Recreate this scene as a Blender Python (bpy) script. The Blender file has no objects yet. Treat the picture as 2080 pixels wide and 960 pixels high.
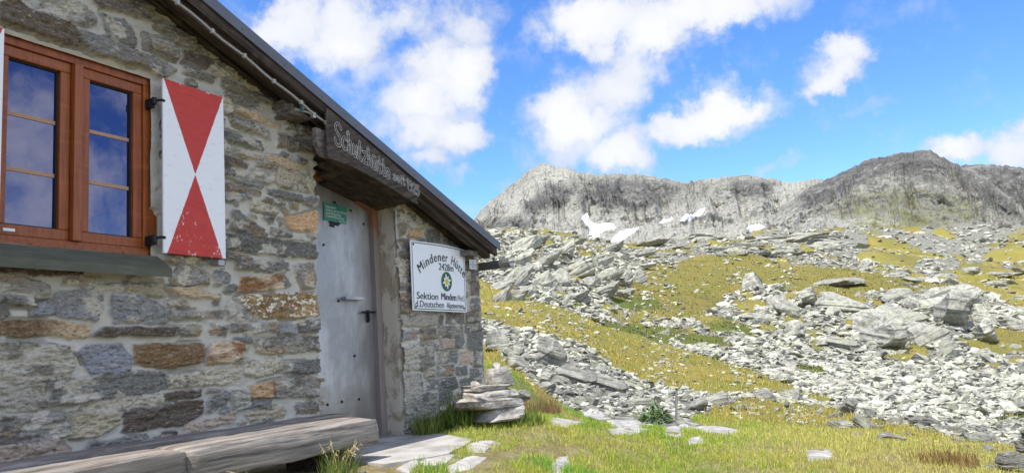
import bpy, bmesh, math, random
import numpy as np
from mathutils import Vector, Matrix, Euler

random.seed(7); rng = np.random.default_rng(11)
SC = bpy.context.scene
COL = SC.collection
W, H, F = 2080.0, 960.0, 1600.0
YAW, PITCH, ROLL = 0.4761211, 0.1468926, 0.0697944

# ------------------------------------------------------------------ camera
_cy, _sy, _cp, _sp = math.cos(YAW), math.sin(YAW), math.cos(PITCH), math.sin(PITCH)
FW = np.array([_cp*_cy, _cp*_sy, _sp]); _r0 = np.array([_sy, -_cy, 0.0]); _u0 = np.cross(_r0, FW)
RT = math.cos(ROLL)*_r0 - math.sin(ROLL)*_u0
UP = math.sin(ROLL)*_r0 + math.cos(ROLL)*_u0
cam_d = bpy.data.cameras.new('camera'); cam = bpy.data.objects.new('camera', cam_d); COL.objects.link(cam)
cam.matrix_world = Matrix(((RT[0], UP[0], -FW[0], 0), (RT[1], UP[1], -FW[1], 0), (RT[2], UP[2], -FW[2], 0), (0, 0, 0, 1)))
cam_d.sensor_fit = 'HORIZONTAL'; cam_d.sensor_width = 36.0; cam_d.lens = 36.0*F/W
cam_d.clip_start = 0.05; cam_d.clip_end = 20000
SC.camera = cam

# ------------------------------------------------------------------ light
TO_SUN = Vector((-0.50, 0.07, 1.0)).normalized()
sun_d = bpy.data.lights.new('sun', 'SUN'); sun_d.energy = 3.3; sun_d.angle = math.radians(0.5); sun_d.color = (1.0, 0.95, 0.87)
sun = bpy.data.objects.new('sun', sun_d); COL.objects.link(sun)
sun.rotation_euler = TO_SUN.to_track_quat('Z', 'Y').to_euler()
SKY_STRENGTH = 0.15
SC.view_settings.view_transform = 'Standard'; SC.view_settings.look = 'None'
SC.view_settings.exposure = 1.02; SC.view_settings.gamma = 1.0
SC.render.engine = 'CYCLES'
SC.cycles.use_denoising = True; SC.cycles.denoiser = 'OPENIMAGEDENOISE'; SC.cycles.denoising_input_passes = 'RGB_ALBEDO_NORMAL'; SC.cycles.denoising_prefilter = 'NONE'
SC.cycles.max_bounces = 6; SC.cycles.diffuse_bounces = 3; SC.cycles.glossy_bounces = 3
SC.cycles.transmission_bounces = 3; SC.cycles.transparent_max_bounces = 6
SC.cycles.caustics_reflective = False; SC.cycles.caustics_refractive = False

def ray(x, y):
    v = FW*F + RT*(x-W/2) - UP*(y-H/2)
    return v/np.linalg.norm(v)
def at(x, y, d=4.0):                      # the point seen at a pixel of the photograph on the plane Y = d
    v = ray(x, y); v = v*(d/v[1]); return Vector(v)
def wz(x, y, d=4.0):
    p = at(x, y, d); return (p.x, p.z)
def azel(x, y):
    v = ray(x, y); return math.atan2(v[1], v[0]), v[2]/math.hypot(v[0], v[1])
def project(P):
    P = np.asarray(P, float); k = P@FW; k = np.where(k < 0.05, 0.05, k)
    return W/2+F*(P@RT)/k, H/2-F*(P@UP)/k

# ------------------------------------------------------------------ node helper
class NB:
    def __init__(s, tree): s.t = tree; s.t.nodes.clear()
    def n(s, typ, ins=None, **props):
        nd = s.t.nodes.new(typ)
        for k, v in props.items(): setattr(nd, k, v)
        for k, v in (ins or {}).items(): s.put(nd.inputs[k], v)
        return nd
    def put(s, sock, v):
        if v is None: return
        if isinstance(v, bpy.types.NodeSocket): s.t.links.new(v, sock)
        else:
            if sock.type == 'RGBA' and len(v) == 3: v = (*v, 1.0)
            sock.default_value = v
    def m(s, op, a, b=None, c=None, clamp=False):
        nd = s.n('ShaderNodeMath', operation=op, use_clamp=clamp)
        for i, v in enumerate((a, b, c)):
            if v is not None: s.put(nd.inputs[i], v)
        return nd.outputs[0]
    def vm(s, op, a, b=None, sc=None):
        nd = s.n('ShaderNodeVectorMath', operation=op); s.put(nd.inputs[0], a)
        if b is not None: s.put(nd.inputs[1], b)
        if sc is not None: s.put(nd.inputs['Scale'], sc)
        return nd.outputs['Value'] if op in ('DOT_PRODUCT', 'LENGTH', 'DISTANCE') else nd.outputs[0]
    def mix(s, f, a, b, mode='MIX'):
        nd = s.n('ShaderNodeMix', data_type='RGBA', blend_type=mode)
        s.put(nd.inputs[0], f); s.put(nd.inputs[6], a); s.put(nd.inputs[7], b); return nd.outputs[2]
    def ramp(s, f, lo, hi, smooth=True):
        nd = s.n('ShaderNodeMapRange', interpolation_type='SMOOTHSTEP' if smooth else 'LINEAR'); nd.clamp = True
        s.put(nd.inputs[0], f); s.put(nd.inputs[1], lo); s.put(nd.inputs[2], hi); return nd.outputs[0]
    def lerp(s, f, a, b):
        nd = s.n('ShaderNodeMapRange'); nd.clamp = True; s.put(nd.inputs[0], f); s.put(nd.inputs[3], a); s.put(nd.inputs[4], b); return nd.outputs[0]
    def noise(s, v, sc, det=4.0, ro=0.55, dist=0.0, col=False):
        nd = s.n('ShaderNodeTexNoise', {'Vector': v, 'Scale': sc, 'Detail': det, 'Roughness': ro, 'Distortion': dist})
        return nd.outputs[1] if col else nd.outputs[0]
    def vor(s, v, sc, feature='F1', out='Distance', rnd=1.0):
        nd = s.n('ShaderNodeTexVoronoi', {'Vector': v, 'Scale': sc, 'Randomness': rnd}, feature=feature)
        return nd.outputs[out]
    def scale(s, v, xyz):
        return s.n('ShaderNodeMapping', {'Vector': v, 'Scale': xyz}).outputs[0]
    def pos(s): return s.n('ShaderNodeNewGeometry').outputs['Position']
    def obj(s): return s.n('ShaderNodeTexCoord').outputs['Object']
    def attr(s, name, out='Fac'): return s.n('ShaderNodeAttribute', attribute_name=name).outputs[out]
    def sep(s, v):
        return s.n('ShaderNodeSeparateXYZ', {0: v}).outputs
    def bump(s, h, st=0.5, d=0.01):
        return s.n('ShaderNodeBump', {'Height': h, 'Strength': st, 'Distance': d}).outputs[0]
    def out(s, col, rough=0.8, nrm=None, metal=0.0, spec=0.3, **kw):
        b = s.n('ShaderNodeBsdfPrincipled', {'Base Color': col, 'Roughness': rough, 'Metallic': metal, 'Specular IOR Level': spec})
        for k, v in kw.items(): s.put(b.inputs[k.replace('_', ' ')], v)
        if nrm is not None: s.put(b.inputs['Normal'], nrm)
        o = s.n('ShaderNodeOutputMaterial'); s.t.links.new(b.outputs[0], o.inputs[0]); return b
def newmat(name):
    m = bpy.data.materials.new(name); m.use_nodes = True
    return m, NB(m.node_tree)

# ------------------------------------------------------------------ sky with clouds
world = bpy.data.worlds.new('World'); SC.world = world; world.use_nodes = True
g = NB(world.node_tree)
sky = g.n('ShaderNodeTexSky', sky_type='NISHITA', sun_disc=False)
sky.sun_elevation = math.asin(TO_SUN.z); sky.sun_rotation = math.atan2(TO_SUN.x, TO_SUN.y)
sky.altitude = 2400; sky.air_density = 1.0; sky.dust_density = 0.25; sky.ozone_density = 2.0
hs = g.n('ShaderNodeHueSaturation', {'Hue': .508, 'Saturation': 1.25, 'Value': 1.0, 'Color': sky.outputs[0]})
dirv = g.n('ShaderNodeTexCoord').outputs['Generated']
warp = g.vm('SUBTRACT', g.noise(dirv, 9.0, 6, 0.6, col=True), (0.5, 0.5, 0.5))
warp2 = g.vm('SUBTRACT', g.noise(dirv, 34.0, 5, 0.65, col=True), (0.5, 0.5, 0.5))
dw = g.vm('ADD', g.vm('ADD', dirv, g.vm('SCALE', warp, sc=0.10)), g.vm('SCALE', warp2, sc=0.028))
dx, dy, dz = g.sep(dw)
AZ = g.m('ARCTAN2', dy, dx); EL = g.m('ARCSINE', g.m('MINIMUM', g.m('MAXIMUM', dz, -1.0), 1.0))
BLOBS = [  # pixel centre and half sizes of the cloud masses, strength
 (560, 50, 70, 45, .8), (650, 60, 110, 75, 1), (760, 40, 90, 60, .9), (700, 125, 80, 50, .85), (840, 20, 60, 40, .6), (960, 30, 80, 40, .75),
 (930, 110, 80, 70, 1), (850, 165, 100, 60, 1), (960, 150, 45, 60, .9), (800, 235, 85, 50, .9), (900, 230, 75, 55, 1),
 (890, 290, 100, 40, .95), (955, 278, 45, 28, .7), (860, 335, 55, 30, .8), (700, 195, 40, 25, .4),
 (1160, 60, 90, 60, 1), (1270, 60, 130, 65, 1.1), (1400, 45, 120, 55, 1), (1530, 15, 130, 42, .95), (1330, 115, 70, 45, .8), (1050, 120, 35, 50, .35),
 (1120, 240, 75, 50, .95), (1200, 205, 110, 60, 1), (1285, 170, 60, 50, .8), (1200, 290, 130, 60, 1.1), (1265, 330, 65, 42, .9), (1070, 365, 60, 26, .6),
 (1450, 190, 50, 45, 1), (1430, 240, 85, 45, 1.05), (1560, 205, 55, 36, .9), (1500, 255, 70, 38, .9), (1370, 265, 70, 35, .8),
 (1690, 140, 62, 40, 1), (1725, 105, 42, 30, .8), (1695, 168, 55, 22, .8),
 (1985, 300, 105, 34, 1), (1930, 300, 60, 25, .7), (2075, 300, 40, 40, .8),
 (940, 360, 36, 16, .6), (1790, 214, 45, 10, .35), (1620, 345, 75, 16, .4), (950, 425, 45, 22, .5), (1560, 352, 60, 14, .3)]
acc = None
for px, py, ha, hb, st in BLOBS:
    a, e = azel(px, py); e = math.atan(e)
    ra = 1.08*ha/F; rb = 1.08*hb/F
    u = g.m('MULTIPLY', g.m('SUBTRACT', AZ, a), math.cos(e)/ra); v = g.m('MULTIPLY', g.m('SUBTRACT', EL, e), 1/rb)
    d2 = g.m('MULTIPLY_ADD', u, u, g.m('MULTIPLY', v, v))
    b = g.m('MULTIPLY', g.m('MAXIMUM', g.m('SUBTRACT', 1.3, d2), 0.0), st)
    acc = b if acc is None else g.m('ADD', acc, b)
# unseen broken cloud out of frame, made extra bright to light the shaded wall
ca, ce = azel(1150, 250)
off = g.m('SUBTRACT', 1.0, g.vm('DOT_PRODUCT', dirv, tuple(ray(1150, 250))))
outside = g.ramp(off, 0.26, 0.42)
gen = g.m('MULTIPLY', g.ramp(g.noise(dirv, 2.6, 7, 0.6, 0.6), 0.42, 0.62), 1.4)
dens = g.m('ADD', g.m('MULTIPLY', acc, g.m('SUBTRACT', 1.0, outside)), g.m('MULTIPLY', gen, outside))
fine = g.noise(dirv, 20.0, 8, 0.62)
alpha = g.ramp(g.m('ADD', dens, g.m('MULTIPLY', g.m('SUBTRACT', fine, 0.5), 3.0)), 0.0, 1.75)
core = g.ramp(g.m('ADD', dens, g.m('MULTIPLY', g.m('SUBTRACT', g.noise(dw, 7.0, 5, 0.5), 0.5), 2.2)), 0.2, 2.6)
ccol = g.mix(outside, g.mix(core, (2.15, 2.38, 2.9), (3.35, 3.36, 3.4)), (6.6, 6.45, 6.2))
bg = g.n('ShaderNodeBackground', {'Color': g.mix(g.m('MULTIPLY', alpha, 0.96), hs.outputs[0], ccol), 'Strength': SKY_STRENGTH})
g.t.links.new(bg.outputs[0], g.n('ShaderNodeOutputWorld').inputs[0])
world.cycles.sampling_method = 'MANUAL'; world.cycles.sample_map_resolution = 1024

# ------------------------------------------------------------------ numpy noise
def _h(ix, iy, iz, seed):
    h = (ix.astype(np.uint32)*np.uint32(374761393) + iy.astype(np.uint32)*np.uint32(668265263) + iz.astype(np.uint32)*np.uint32(2246822519) + np.uint32((seed*3266489917) & 0xffffffff))
    h = (h ^ (h >> np.uint32(13)))*np.uint32(1274126177); h ^= h >> np.uint32(16)
    return h.astype(np.float64)/4294967295.0
def vnoise(x, y, z=None, seed=0):
    x = np.asarray(x, float); y = np.asarray(y, float); z = np.zeros_like(x) if z is None else np.asarray(z, float)
    fx, fy, fz = np.floor(x), np.floor(y), np.floor(z)
    ix, iy, iz = fx.astype(np.int64), fy.astype(np.int64), fz.astype(np.int64)
    tx, ty, tz = x-fx, y-fy, z-fz
    tx = tx*tx*tx*(tx*(tx*6-15)+10); ty = ty*ty*ty*(ty*(ty*6-15)+10); tz = tz*tz*(3-2*tz)
    def L(a, b, t): return a+(b-a)*t
    c = lambda i, j, k: _h(ix+i, iy+j, iz+k, seed)
    if not np.any(tz):
        return L(L(c(0,0,0), c(1,0,0), tx), L(c(0,1,0), c(1,1,0), tx), ty)*2-1
    return L(L(L(c(0,0,0), c(1,0,0), tx), L(c(0,1,0), c(1,1,0), tx), ty), L(L(c(0,0,1), c(1,0,1), tx), L(c(0,1,1), c(1,1,1), tx), ty), tz)*2-1
def fbm(x, y, z=None, oct=4, seed=0, gain=0.5, ridged=False):
    s = 0; a = 1.0; f = 1.0; tot = 0
    for o in range(oct):
        v = vnoise(x*f, y*f, None if z is None else z*f, seed+o*17)
        s = s + a*((1-2*np.abs(v)) if ridged else v); tot += a; a *= gain; f *= 2.03
    return s/tot
def sstep(a, b, x):
    t = np.clip((x-a)/(b-a), 0, 1); return t*t*(3-2*t)
def poly_sd(px, py, poly):                 # signed distance, any simple polygon, negative inside
    poly = np.asarray(poly, float); n = len(poly)
    d = np.full(px.shape, 1e9); ins = np.zeros(px.shape, bool)
    for i in range(n):
        ax, ay = poly[i]; bx, by = poly[(i+1) % n]
        ex, ey = bx-ax, by-ay; t = np.clip(((px-ax)*ex+(py-ay)*ey)/(ex*ex+ey*ey+1e-12), 0, 1)
        d = np.minimum(d, np.hypot(px-ax-t*ex, py-ay-t*ey))
        if by != ay:
            c = ((ay > py) != (by > py)) & (px < (bx-ax)*(py-ay)/(by-ay)+ax)
            ins ^= c
    return np.where(ins, -d, d)

# ------------------------------------------------------------------ mesh helpers
def tag(o, label=None, cat=None, group=None, kind=None):
    if label: o['label'] = label
    if cat: o['category'] = cat
    if group: o['group'] = group
    if kind: o['kind'] = kind
    return o
def link(name, me, mat, parent=None, smooth=False):
    o = bpy.data.objects.new(name, me); COL.objects.link(o)
    if mat is not None and not me.materials: me.materials.append(mat)
    if parent: o.parent = parent
    if smooth: me.polygons.foreach_set('use_smooth', np.ones(len(me.polygons), bool))
    return o
def empty(name, loc=(0, 0, 0)):
    o = bpy.data.objects.new(name, None); COL.objects.link(o); o.location = loc; o.empty_display_size = 0.1; return o
def np_mesh(name, V, faces, attrs=None):
    """faces: list of int arrays of shape (n,3) or (n,4); attrs: float or colour per vertex"""
    me = bpy.data.meshes.new(name); V = np.asarray(V, np.float32)
    if not isinstance(faces, (list, tuple)): faces = [faces]
    faces = [np.asarray(f) for f in faces]
    loops = np.concatenate([f.reshape(-1) for f in faces]).astype(np.int32)
    cnt = np.concatenate([np.full(len(f), f.shape[1], np.int32) for f in faces])
    st = np.concatenate([[0], np.cumsum(cnt)[:-1]]).astype(np.int32)
    me.vertices.add(len(V)); me.vertices.foreach_set('co', V.reshape(-1))
    me.loops.add(len(loops)); me.loops.foreach_set('vertex_index', loops)
    me.polygons.add(len(cnt)); me.polygons.foreach_set('loop_start', st)
    for k, a in (attrs or {}).items():
        a = np.asarray(a, np.float32)
        if a.ndim == 1:
            me.attributes.new(k, 'FLOAT', 'POINT').data.foreach_set('value', a)
        else:
            c = np.ones((len(a), 4), np.float32); c[:, :a.shape[1]] = a
            me.attributes.new(k, 'FLOAT_COLOR', 'POINT').data.foreach_set('color', c.reshape(-1))
    me.polygons.foreach_set('use_smooth', np.zeros(len(cnt), bool)); me.update(calc_edges=True); me.validate(); return me
def grid_faces(nr, nc):
    i = np.arange(nr-1)[:, None]*nc+np.arange(nc-1)[None, :]
    return np.stack([i, i+1, i+nc+1, i+nc], -1).reshape(-1, 4)
class MB:
    """collects boxes, prisms and tubes into one mesh"""
    def __init__(s): s.bm = bmesh.new()
    def box(s, a, b, bevel=0.0, jit=0.0):
        r = bmesh.ops.create_cube(s.bm, size=1.0); vs = r['verts']
        for v in vs:
            v.co = Vector([(a[i]+b[i])/2+v.co[i]*abs(b[i]-a[i]) for i in range(3)])+Vector([random.uniform(-jit, jit) for _ in range(3)])
        if bevel > 0:
            es = list({e for v in vs for e in v.link_edges})
            bmesh.ops.bevel(s.bm, geom=es, offset=bevel, segments=2, affect='EDGES', profile=0.6)
        return s
    def prism(s, pts, y0, y1, axis=1):
        """polygon in the plane across axis, extruded from y0 to y1"""
        def P(p, c):
            q = list(p); q.insert(axis, c); return q
        A = [s.bm.verts.new(P(p, y0)) for p in pts]; B = [s.bm.verts.new(P(p, y1)) for p in pts]
        n = len(pts); s.bm.faces.new(A); s.bm.faces.new(B[::-1])
        for i in range(n): s.bm.faces.new((A[i], B[i], B[(i+1) % n], A[(i+1) % n]))
        return s
    def tube(s, pts, r, seg=8, caps=True):
        pts = [Vector(p) for p in pts]; rings = []
        rr = r if isinstance(r, (list, tuple)) else [r]*len(pts)
        for i, p in enumerate(pts):
            t = (pts[min(i+1, len(pts)-1)]-pts[max(i-1, 0)]).normalized()
            a = t.cross(Vector((0, 0, 1)) if abs(t.z) < .9 else Vector((1, 0, 0))).normalized(); b = t.cross(a)
            rings.append([s.bm.verts.new(p+(a*math.cos(k*2*math.pi/seg)+b*math.sin(k*2*math.pi/seg))*rr[i]) for k in range(seg)])
        for i in range(len(rings)-1):
            for k in range(seg): s.bm.faces.new((rings[i][k], rings[i][(k+1) % seg], rings[i+1][(k+1) % seg], rings[i+1][k]))
        if caps: s.bm.faces.new(rings[0][::-1]); s.bm.faces.new(rings[-1])
        return s
    def build(s, name, mat, parent=None, smooth=False):
        bmesh.ops.recalc_face_normals(s.bm, faces=s.bm.faces[:])
        me = bpy.data.meshes.new(name); s.bm.to_mesh(me); s.bm.free()
        return link(name, me, mat, parent, smooth)
def text_mesh(txt, size=1.0, extrude=0.0, align='CENTER', bold=0.0):
    cu = bpy.data.curves.new('t', 'FONT'); cu.body = txt; cu.size = size; cu.extrude = extrude; cu.align_x = align
    cu.resolution_u = 4
    o = bpy.data.objects.new('t', cu); COL.objects.link(o)
    me = bpy.data.meshes.new_from_object(o.evaluated_get(bpy.context.evaluated_depsgraph_get()))
    bpy.data.objects.remove(o); bpy.data.curves.remove(cu)
    V = np.zeros(len(me.vertices)*3); me.vertices.foreach_get('co', V); V = V.reshape(-1, 3)
    Fs = [tuple(p.vertices) for p in me.polygons]; bpy.data.meshes.remove(me)
    if bold and len(V):                    # heavier strokes: overlaid copies a little to either side
        n = len(V); V = np.vstack([V+[dx, 0, dx*.02+bold*.02] for dx in (-bold, 0, bold)]); Fs = [tuple(i+k*n for i in f) for k in range(3) for f in Fs]
    return V, Fs
def join_text(items, name, mat, parent):
    """items: list of (V, faces) already placed in world space"""
    bm = bmesh.new()
    for V, Fs in items:
        vs = [bm.verts.new(v) for v in V]
        for f in Fs:
            try: bm.faces.new([vs[i] for i in f])
            except ValueError: pass
    me = bpy.data.meshes.new(name); bm.to_mesh(me); bm.free()
    return link(name, me, mat, parent)
# ================================================================== terrain
NEAR = [(5.27,3.2,-.622),(5.0,3.12,-.628),(4.7,3.12,-.63),(4.45,3.2,-.63),(4.2,3.3,-.63),(4.0,3.04,-.628),(4.13,2.95,-.628),(4.41,2.84,-.628),(4.8,2.97,-.628),(5.16,3.09,-.625),(4.4,2.55,-.67),(5.0,2.65,-.69),(5.0,3.6,-.63),(4.5,3.6,-.64),(4.6,4.1,-.64),(5.6,3.7,-.62),(5.6,4.1,-.63),(7,3.6,-.60),(7,4.3,-.56),(6.2,3.4,-.57),(6.2,3.0,-.64),(5.2,2.7,-.74),(3.3,3.2,-.68),(2,3.2,-.72),(0,3.2,-.8),(3.4,2.7,-.80),
        (0,0,-1.25),(3,0,-1.2),(-3,0,-1.2),(4,1.5,-.98),(8,4.5,-.54),(4,6,-.55),(8,7,-.4),(0,7,-.7),(-4,4,-.8),(5,-3,-1.4),(0,-5,-1.5),(2,9,-.4),(-6,-6,-1.4)]
FAR = [  # pixel x, y, distance: where the ground lies
 (1085,800,11),(1055,760,17),(1000,720,24),(990,690,30),(985,640,42),(985,600,54),(985,570,70),(1000,540,85),(1015,490,110),
 (1100,850,9),(1100,830,11),(1105,790,15),(1120,740,20),(1130,700,25),(1100,680,30),(1100,640,45),(1100,600,60),(1100,560,80),(1100,505,105),(1095,485,120),
 (1300,870,9.5),(1300,840,13),(1300,800,19),(1300,770,25),(1300,740,33),(1300,700,48),(1300,670,60),(1300,640,75),(1300,600,92),(1300,560,120),(1300,528,150),(1300,507,185),
 (1500,885,9.7),(1500,850,15),(1500,800,25),(1500,770,33),(1500,735,45),(1500,710,56),(1500,680,66),(1500,640,82),(1500,600,100),(1500,560,130),(1500,520,165),(1500,497,220),(1500,481,300),
 (1700,893,10),(1700,860,16),(1700,820,26),(1700,790,36),(1700,750,50),(1700,700,70),(1700,650,88),(1700,620,98),(1700,580,122),(1700,548,150),(1700,525,215),(1700,485,300),(1700,468,370),
 (1900,922,9.5),(1900,890,13),(1900,860,19),(1900,820,30),(1900,780,45),(1900,740,62),(1900,700,78),(1900,650,95),(1900,600,112),(1900,583,125),(1900,560,190),(1900,520,260),(1900,484,340),
 (2080,905,13),(2080,860,24),(2080,820,38),(2080,770,58),(2080,720,78),(2080,660,98),(2080,610,140),(2080,570,200),(2080,520,290),
 (1020,478,160),(1100,488,300),(1300,504,300)]
fp = []
for x, y, r in FAR:
    a, t = azel(x, y); fp.append((a, math.log(r), t))
left = [(a, l, t) for (a, l, t) in fp if abs(a-azel(985, 620)[0]) < 0.035]
for da in (0.25, 0.5):
    fp += [(azel(985, 620)[0]+da, l, t*(1 if da < .4 else .8)) for a, l, t in left]
for a, l, t in [q for q in fp if q[0] < azel(2050, 700)[0]]: fp.append((a-0.25, l, t*0.9))
for a in np.linspace(-.35, .95, 9): fp.append((a, math.log(900), 0.06))
def tps_fit(P, v, lam=1e-4):
    P = np.asarray(P, float); n = len(P); d = np.linalg.norm(P[:, None]-P[None], axis=2)
    K = np.where(d > 0, d*d*np.log(d+1e-12), 0)+lam*np.eye(n); Q = np.hstack([np.ones((n, 1)), P])
    A = np.block([[K, Q], [Q.T, np.zeros((3, 3))]]); return P, np.linalg.solve(A, np.concatenate([v, np.zeros(3)]))
def tps_eval(mod, X):
    P, w = mod; out = np.zeros(len(X))
    for i in range(0, len(X), 20000):
        x = X[i:i+20000]; d2 = ((x[:, None]-P[None])**2).sum(2)
        out[i:i+20000] = (0.5*d2*np.log(d2+1e-12))@w[:len(P)]+w[len(P)]+x@w[len(P)+1:]
    return out
AK = 2.6
FARM = tps_fit([(a*AK, l) for a, l, t in fp], np.array([t for a, l, t in fp]), 2e-4)
npts = list(NEAR)
for x, y, r in FAR:
    if r < 17:
        a, t = azel(x, y); npts.append((r*math.cos(a), r*math.sin(a), r*t))
for x, y, r in [(1300,960,6.5),(1500,940,7),(1700,940,7),(1900,960,7),(2080,950,8)]:
    a, t = azel(x, y); npts.append((r*math.cos(a), r*math.sin(a), r*t))
NEARM = tps_fit([(p[0], p[1]) for p in npts], np.array([p[2] for p in npts]), 0.0005)
def ground_z(X, Y):
    X = np.atleast_1d(np.asarray(X, float)); Y = np.atleast_1d(np.asarray(Y, float))
    r = np.hypot(X, Y); a = np.clip(np.arctan2(Y, X), -.36, 1.0); rr = np.maximum(r, 7.0)
    zf = tps_eval(FARM, np.stack([a*AK, np.log(rr)], 1))*r
    k = np.minimum(1, 16/np.maximum(r, 1e-6)); zn = tps_eval(NEARM, np.stack([X*k, Y*k], 1))
    w = sstep(9.0, 14.0, r); back = sstep(1.05, 1.6, np.abs(np.arctan2(Y, X)-.3))
    w = w*(1-back); z = zn*(1-w)+zf*w
    return z
def hit(x, y, rmin=3.0, rmax=700.0):
    """where the sight line through a pixel of the photograph meets the ground"""
    a, t = azel(x, y); rs = np.exp(np.linspace(math.log(rmin), math.log(rmax), 500))
    z = ground_z(rs*math.cos(a), rs*math.sin(a)); k = np.argmax(z >= rs*t)
    if not (z >= rs*t).any(): k = int(np.argmin(np.where(rs > rmin*3, rs*t-z, 9e9)/rs))
    r = rs[k]
    if k > 0 and z[k] >= rs[k]*t:
        f0 = rs[k-1]*t-z[k-1]; f1 = z[k]-rs[k]*t; r = rs[k-1]+(rs[k]-rs[k-1])*f0/(f0+f1+1e-9)
    return Vector((r*math.cos(a), r*math.sin(a), r*t))
GRASS = [  # patches of turf on the slope, outlined on the ground as seen in the photograph
 [(960,560),(1000,585),(1060,605),(1200,648),(1330,690),(1500,740),(1650,800),(1690,815),(1560,800),(1450,800),(1340,785),(1240,742),(1190,705),(1130,690),(1040,665),(960,640)],
 [(960,690),(1010,700),(1040,735),(1065,770),(1130,815),(1200,850),(900,860),(900,690)],
 [(1260,575),(1320,545),(1410,520),(1520,515),(1600,540),(1680,545),(1800,560),(1960,592),(1930,604),(1780,592),(1700,625),(1640,600),(1560,575),(1470,600),(1440,640),(1380,655),(1290,620),(1240,600)],
 [(1750,490),(1805,478),(1870,493),(1925,520),(1860,532),(1775,532)],
 [(1915,565),(1945,530),(1990,540),(2080,545),(2200,560),(2200,620),(2080,640),(2010,605),(1950,590)],
 [(1520,478),(1585,456),(1620,464),(1600,474)],
 [(1215,652),(1290,655),(1380,672),(1470,690),(1480,705),(1380,700),(1280,680)],
 [(1415,655),(1520,655),(1525,680),(1450,675)], [(1235,605),(1340,600),(1350,625),(1270,630)],
 [(1600,735),(1660,745),(1690,765),(1640,760)], [(1010,600),(1050,590),(1075,600),(1040,610)], [(1150,612),(1190,612),(1192,626),(1160,624)],
 [(1560,808),(1700,832),(1800,860),(1930,890),(2080,905),(2200,940),(2000,990),(1500,900),(1400,850),(1480,815)],
 [(1950,690),(2080,660),(2200,660),(2200,690),(2000,720)], [(2010,838),(2080,838),(2200,850),(2200,862),(2080,860),(2020,852)],
 [(1690,600),(1760,620),(1750,640),(1690,630)], [(1850,640),(1900,690),(1880,720),(1840,690)]]
DARK = [6, 7, 8, 9, 11, 14]
GP = [[(lambda p: (math.atan2(p.y, p.x)*AK, math.log(math.hypot(p.x, p.y))))(hit(x, y)) for x, y in poly] for poly in GRASS]
def turf(X, Y):
    """turf cover (0 rock, 1 turf) and darkness of the turf at ground points"""
    a = np.arctan2(Y, X)*AK; l = np.log(np.hypot(X, Y)+1e-6)
    wa = a+.035*fbm(a*14, l*14, oct=4, seed=3, gain=.6); wl = l+.05*fbm(a*14, l*14, oct=4, seed=9, gain=.6)
    m = 1-sstep(2.15, 2.42, wl+.12*fbm(a*9, l*3, oct=3, seed=5)); dk = np.zeros_like(m)
    for i, p in enumerate(GP):
        s = 1-sstep(-.012, .02, poly_sd(wa, wl, p)); m = np.maximum(m, s*(0.72 if i == 12 else 1))
        if i in DARK: dk = np.maximum(dk, s)
        if i == 2: dk = np.maximum(dk, .66*s)
    m = np.maximum(m, .85*sstep(.04, .26, fbm(wa*16, wl*11, oct=4, seed=44, gain=.6))*sstep(3.75, 4.45, wl))
    return m, dk
def relief(X, Y, gm):
    R = np.hypot(X, Y); rock = (1-gm)*sstep(11, 16, R)
    d = rock*np.minimum(R*.006, .55+np.maximum(R-120, 0)*.006)*(fbm(X/(R*.03+.3), Y/(R*.03+.3), oct=4, seed=21, ridged=True)-.25)
    d = d+gm*np.minimum(.006*R, .6)*fbm(X*.4, Y*.4, oct=4, seed=2)*sstep(12, 16, R)+sstep(170, 300, R)*9*fbm(X/55, Y/55, oct=3, seed=23)
    return d
az = np.concatenate([np.linspace(-math.pi, -.36, 50)[:-1], np.linspace(-.36, .80, 640), np.linspace(.80, math.pi, 45)[1:]])
rr = np.exp(np.linspace(math.log(0.3), math.log(4.0), 40))[:-1]; rr = np.concatenate([rr, np.exp(np.linspace(math.log(4.0), math.log(900), 660))])
A, R = np.meshgrid(az, rr); X = (R*np.cos(A)).ravel(); Y = (R*np.sin(A)).ravel()
Z = ground_z(X, Y); gm, gd = turf(X, Y); Rv = R.ravel()
Z = Z+relief(X, Y, gm)
Z = np.where(Rv < 14, Z+.012*fbm(X*5, Y*5, oct=3, seed=8), Z)
ground_me = np_mesh('ground', np.stack([X, Y, Z], 1), grid_faces(len(rr), len(az)), {'turf': gm, 'dark': gd})

def rock_nodes(g, P, tone=1.0, lich=0.5, fine=1.0):
    n1 = g.noise(P, 0.55*fine, 9, 0.68); n2 = g.noise(P, 2.1*fine, 8, 0.7); n3 = g.noise(P, 9.0*fine, 5, 0.7)
    c = g.mix(g.ramp(n2, .36, .62), tuple(tone*v for v in (.205, .203, .172)), tuple(tone*v for v in (.44, .43, .35)))
    c = g.mix(g.m('MULTIPLY', g.ramp(n1, .50, .66), lich), c, tuple(tone*v for v in (.385, .405, .225)))
    c = g.mix(g.m('MULTIPLY', g.ramp(n3, .55, .75), .55), c, (.105, .102, .09))
    return c, n2, n3
M = {}
m, g = newmat('mountain_turf_and_scree'); M['ground'] = m
P = g.pos(); T = g.attr('turf'); D = g.attr('dark')
n = g.noise(P, 0.9, 8, 0.65); n2 = g.noise(P, 6.0, 6, 0.7); nb = g.noise(P, 0.13, 5, 0.6)
gc = g.mix(g.ramp(nb, .36, .62), (.29, .235, .058), (.20, .20, .042))
gc = g.mix(g.ramp(n, .42, .72), gc, (.27, .20, .06)); gc = g.mix(g.m('MULTIPLY', g.ramp(n2, .5, .72), .7), gc, (.115, .10, .025))
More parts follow.
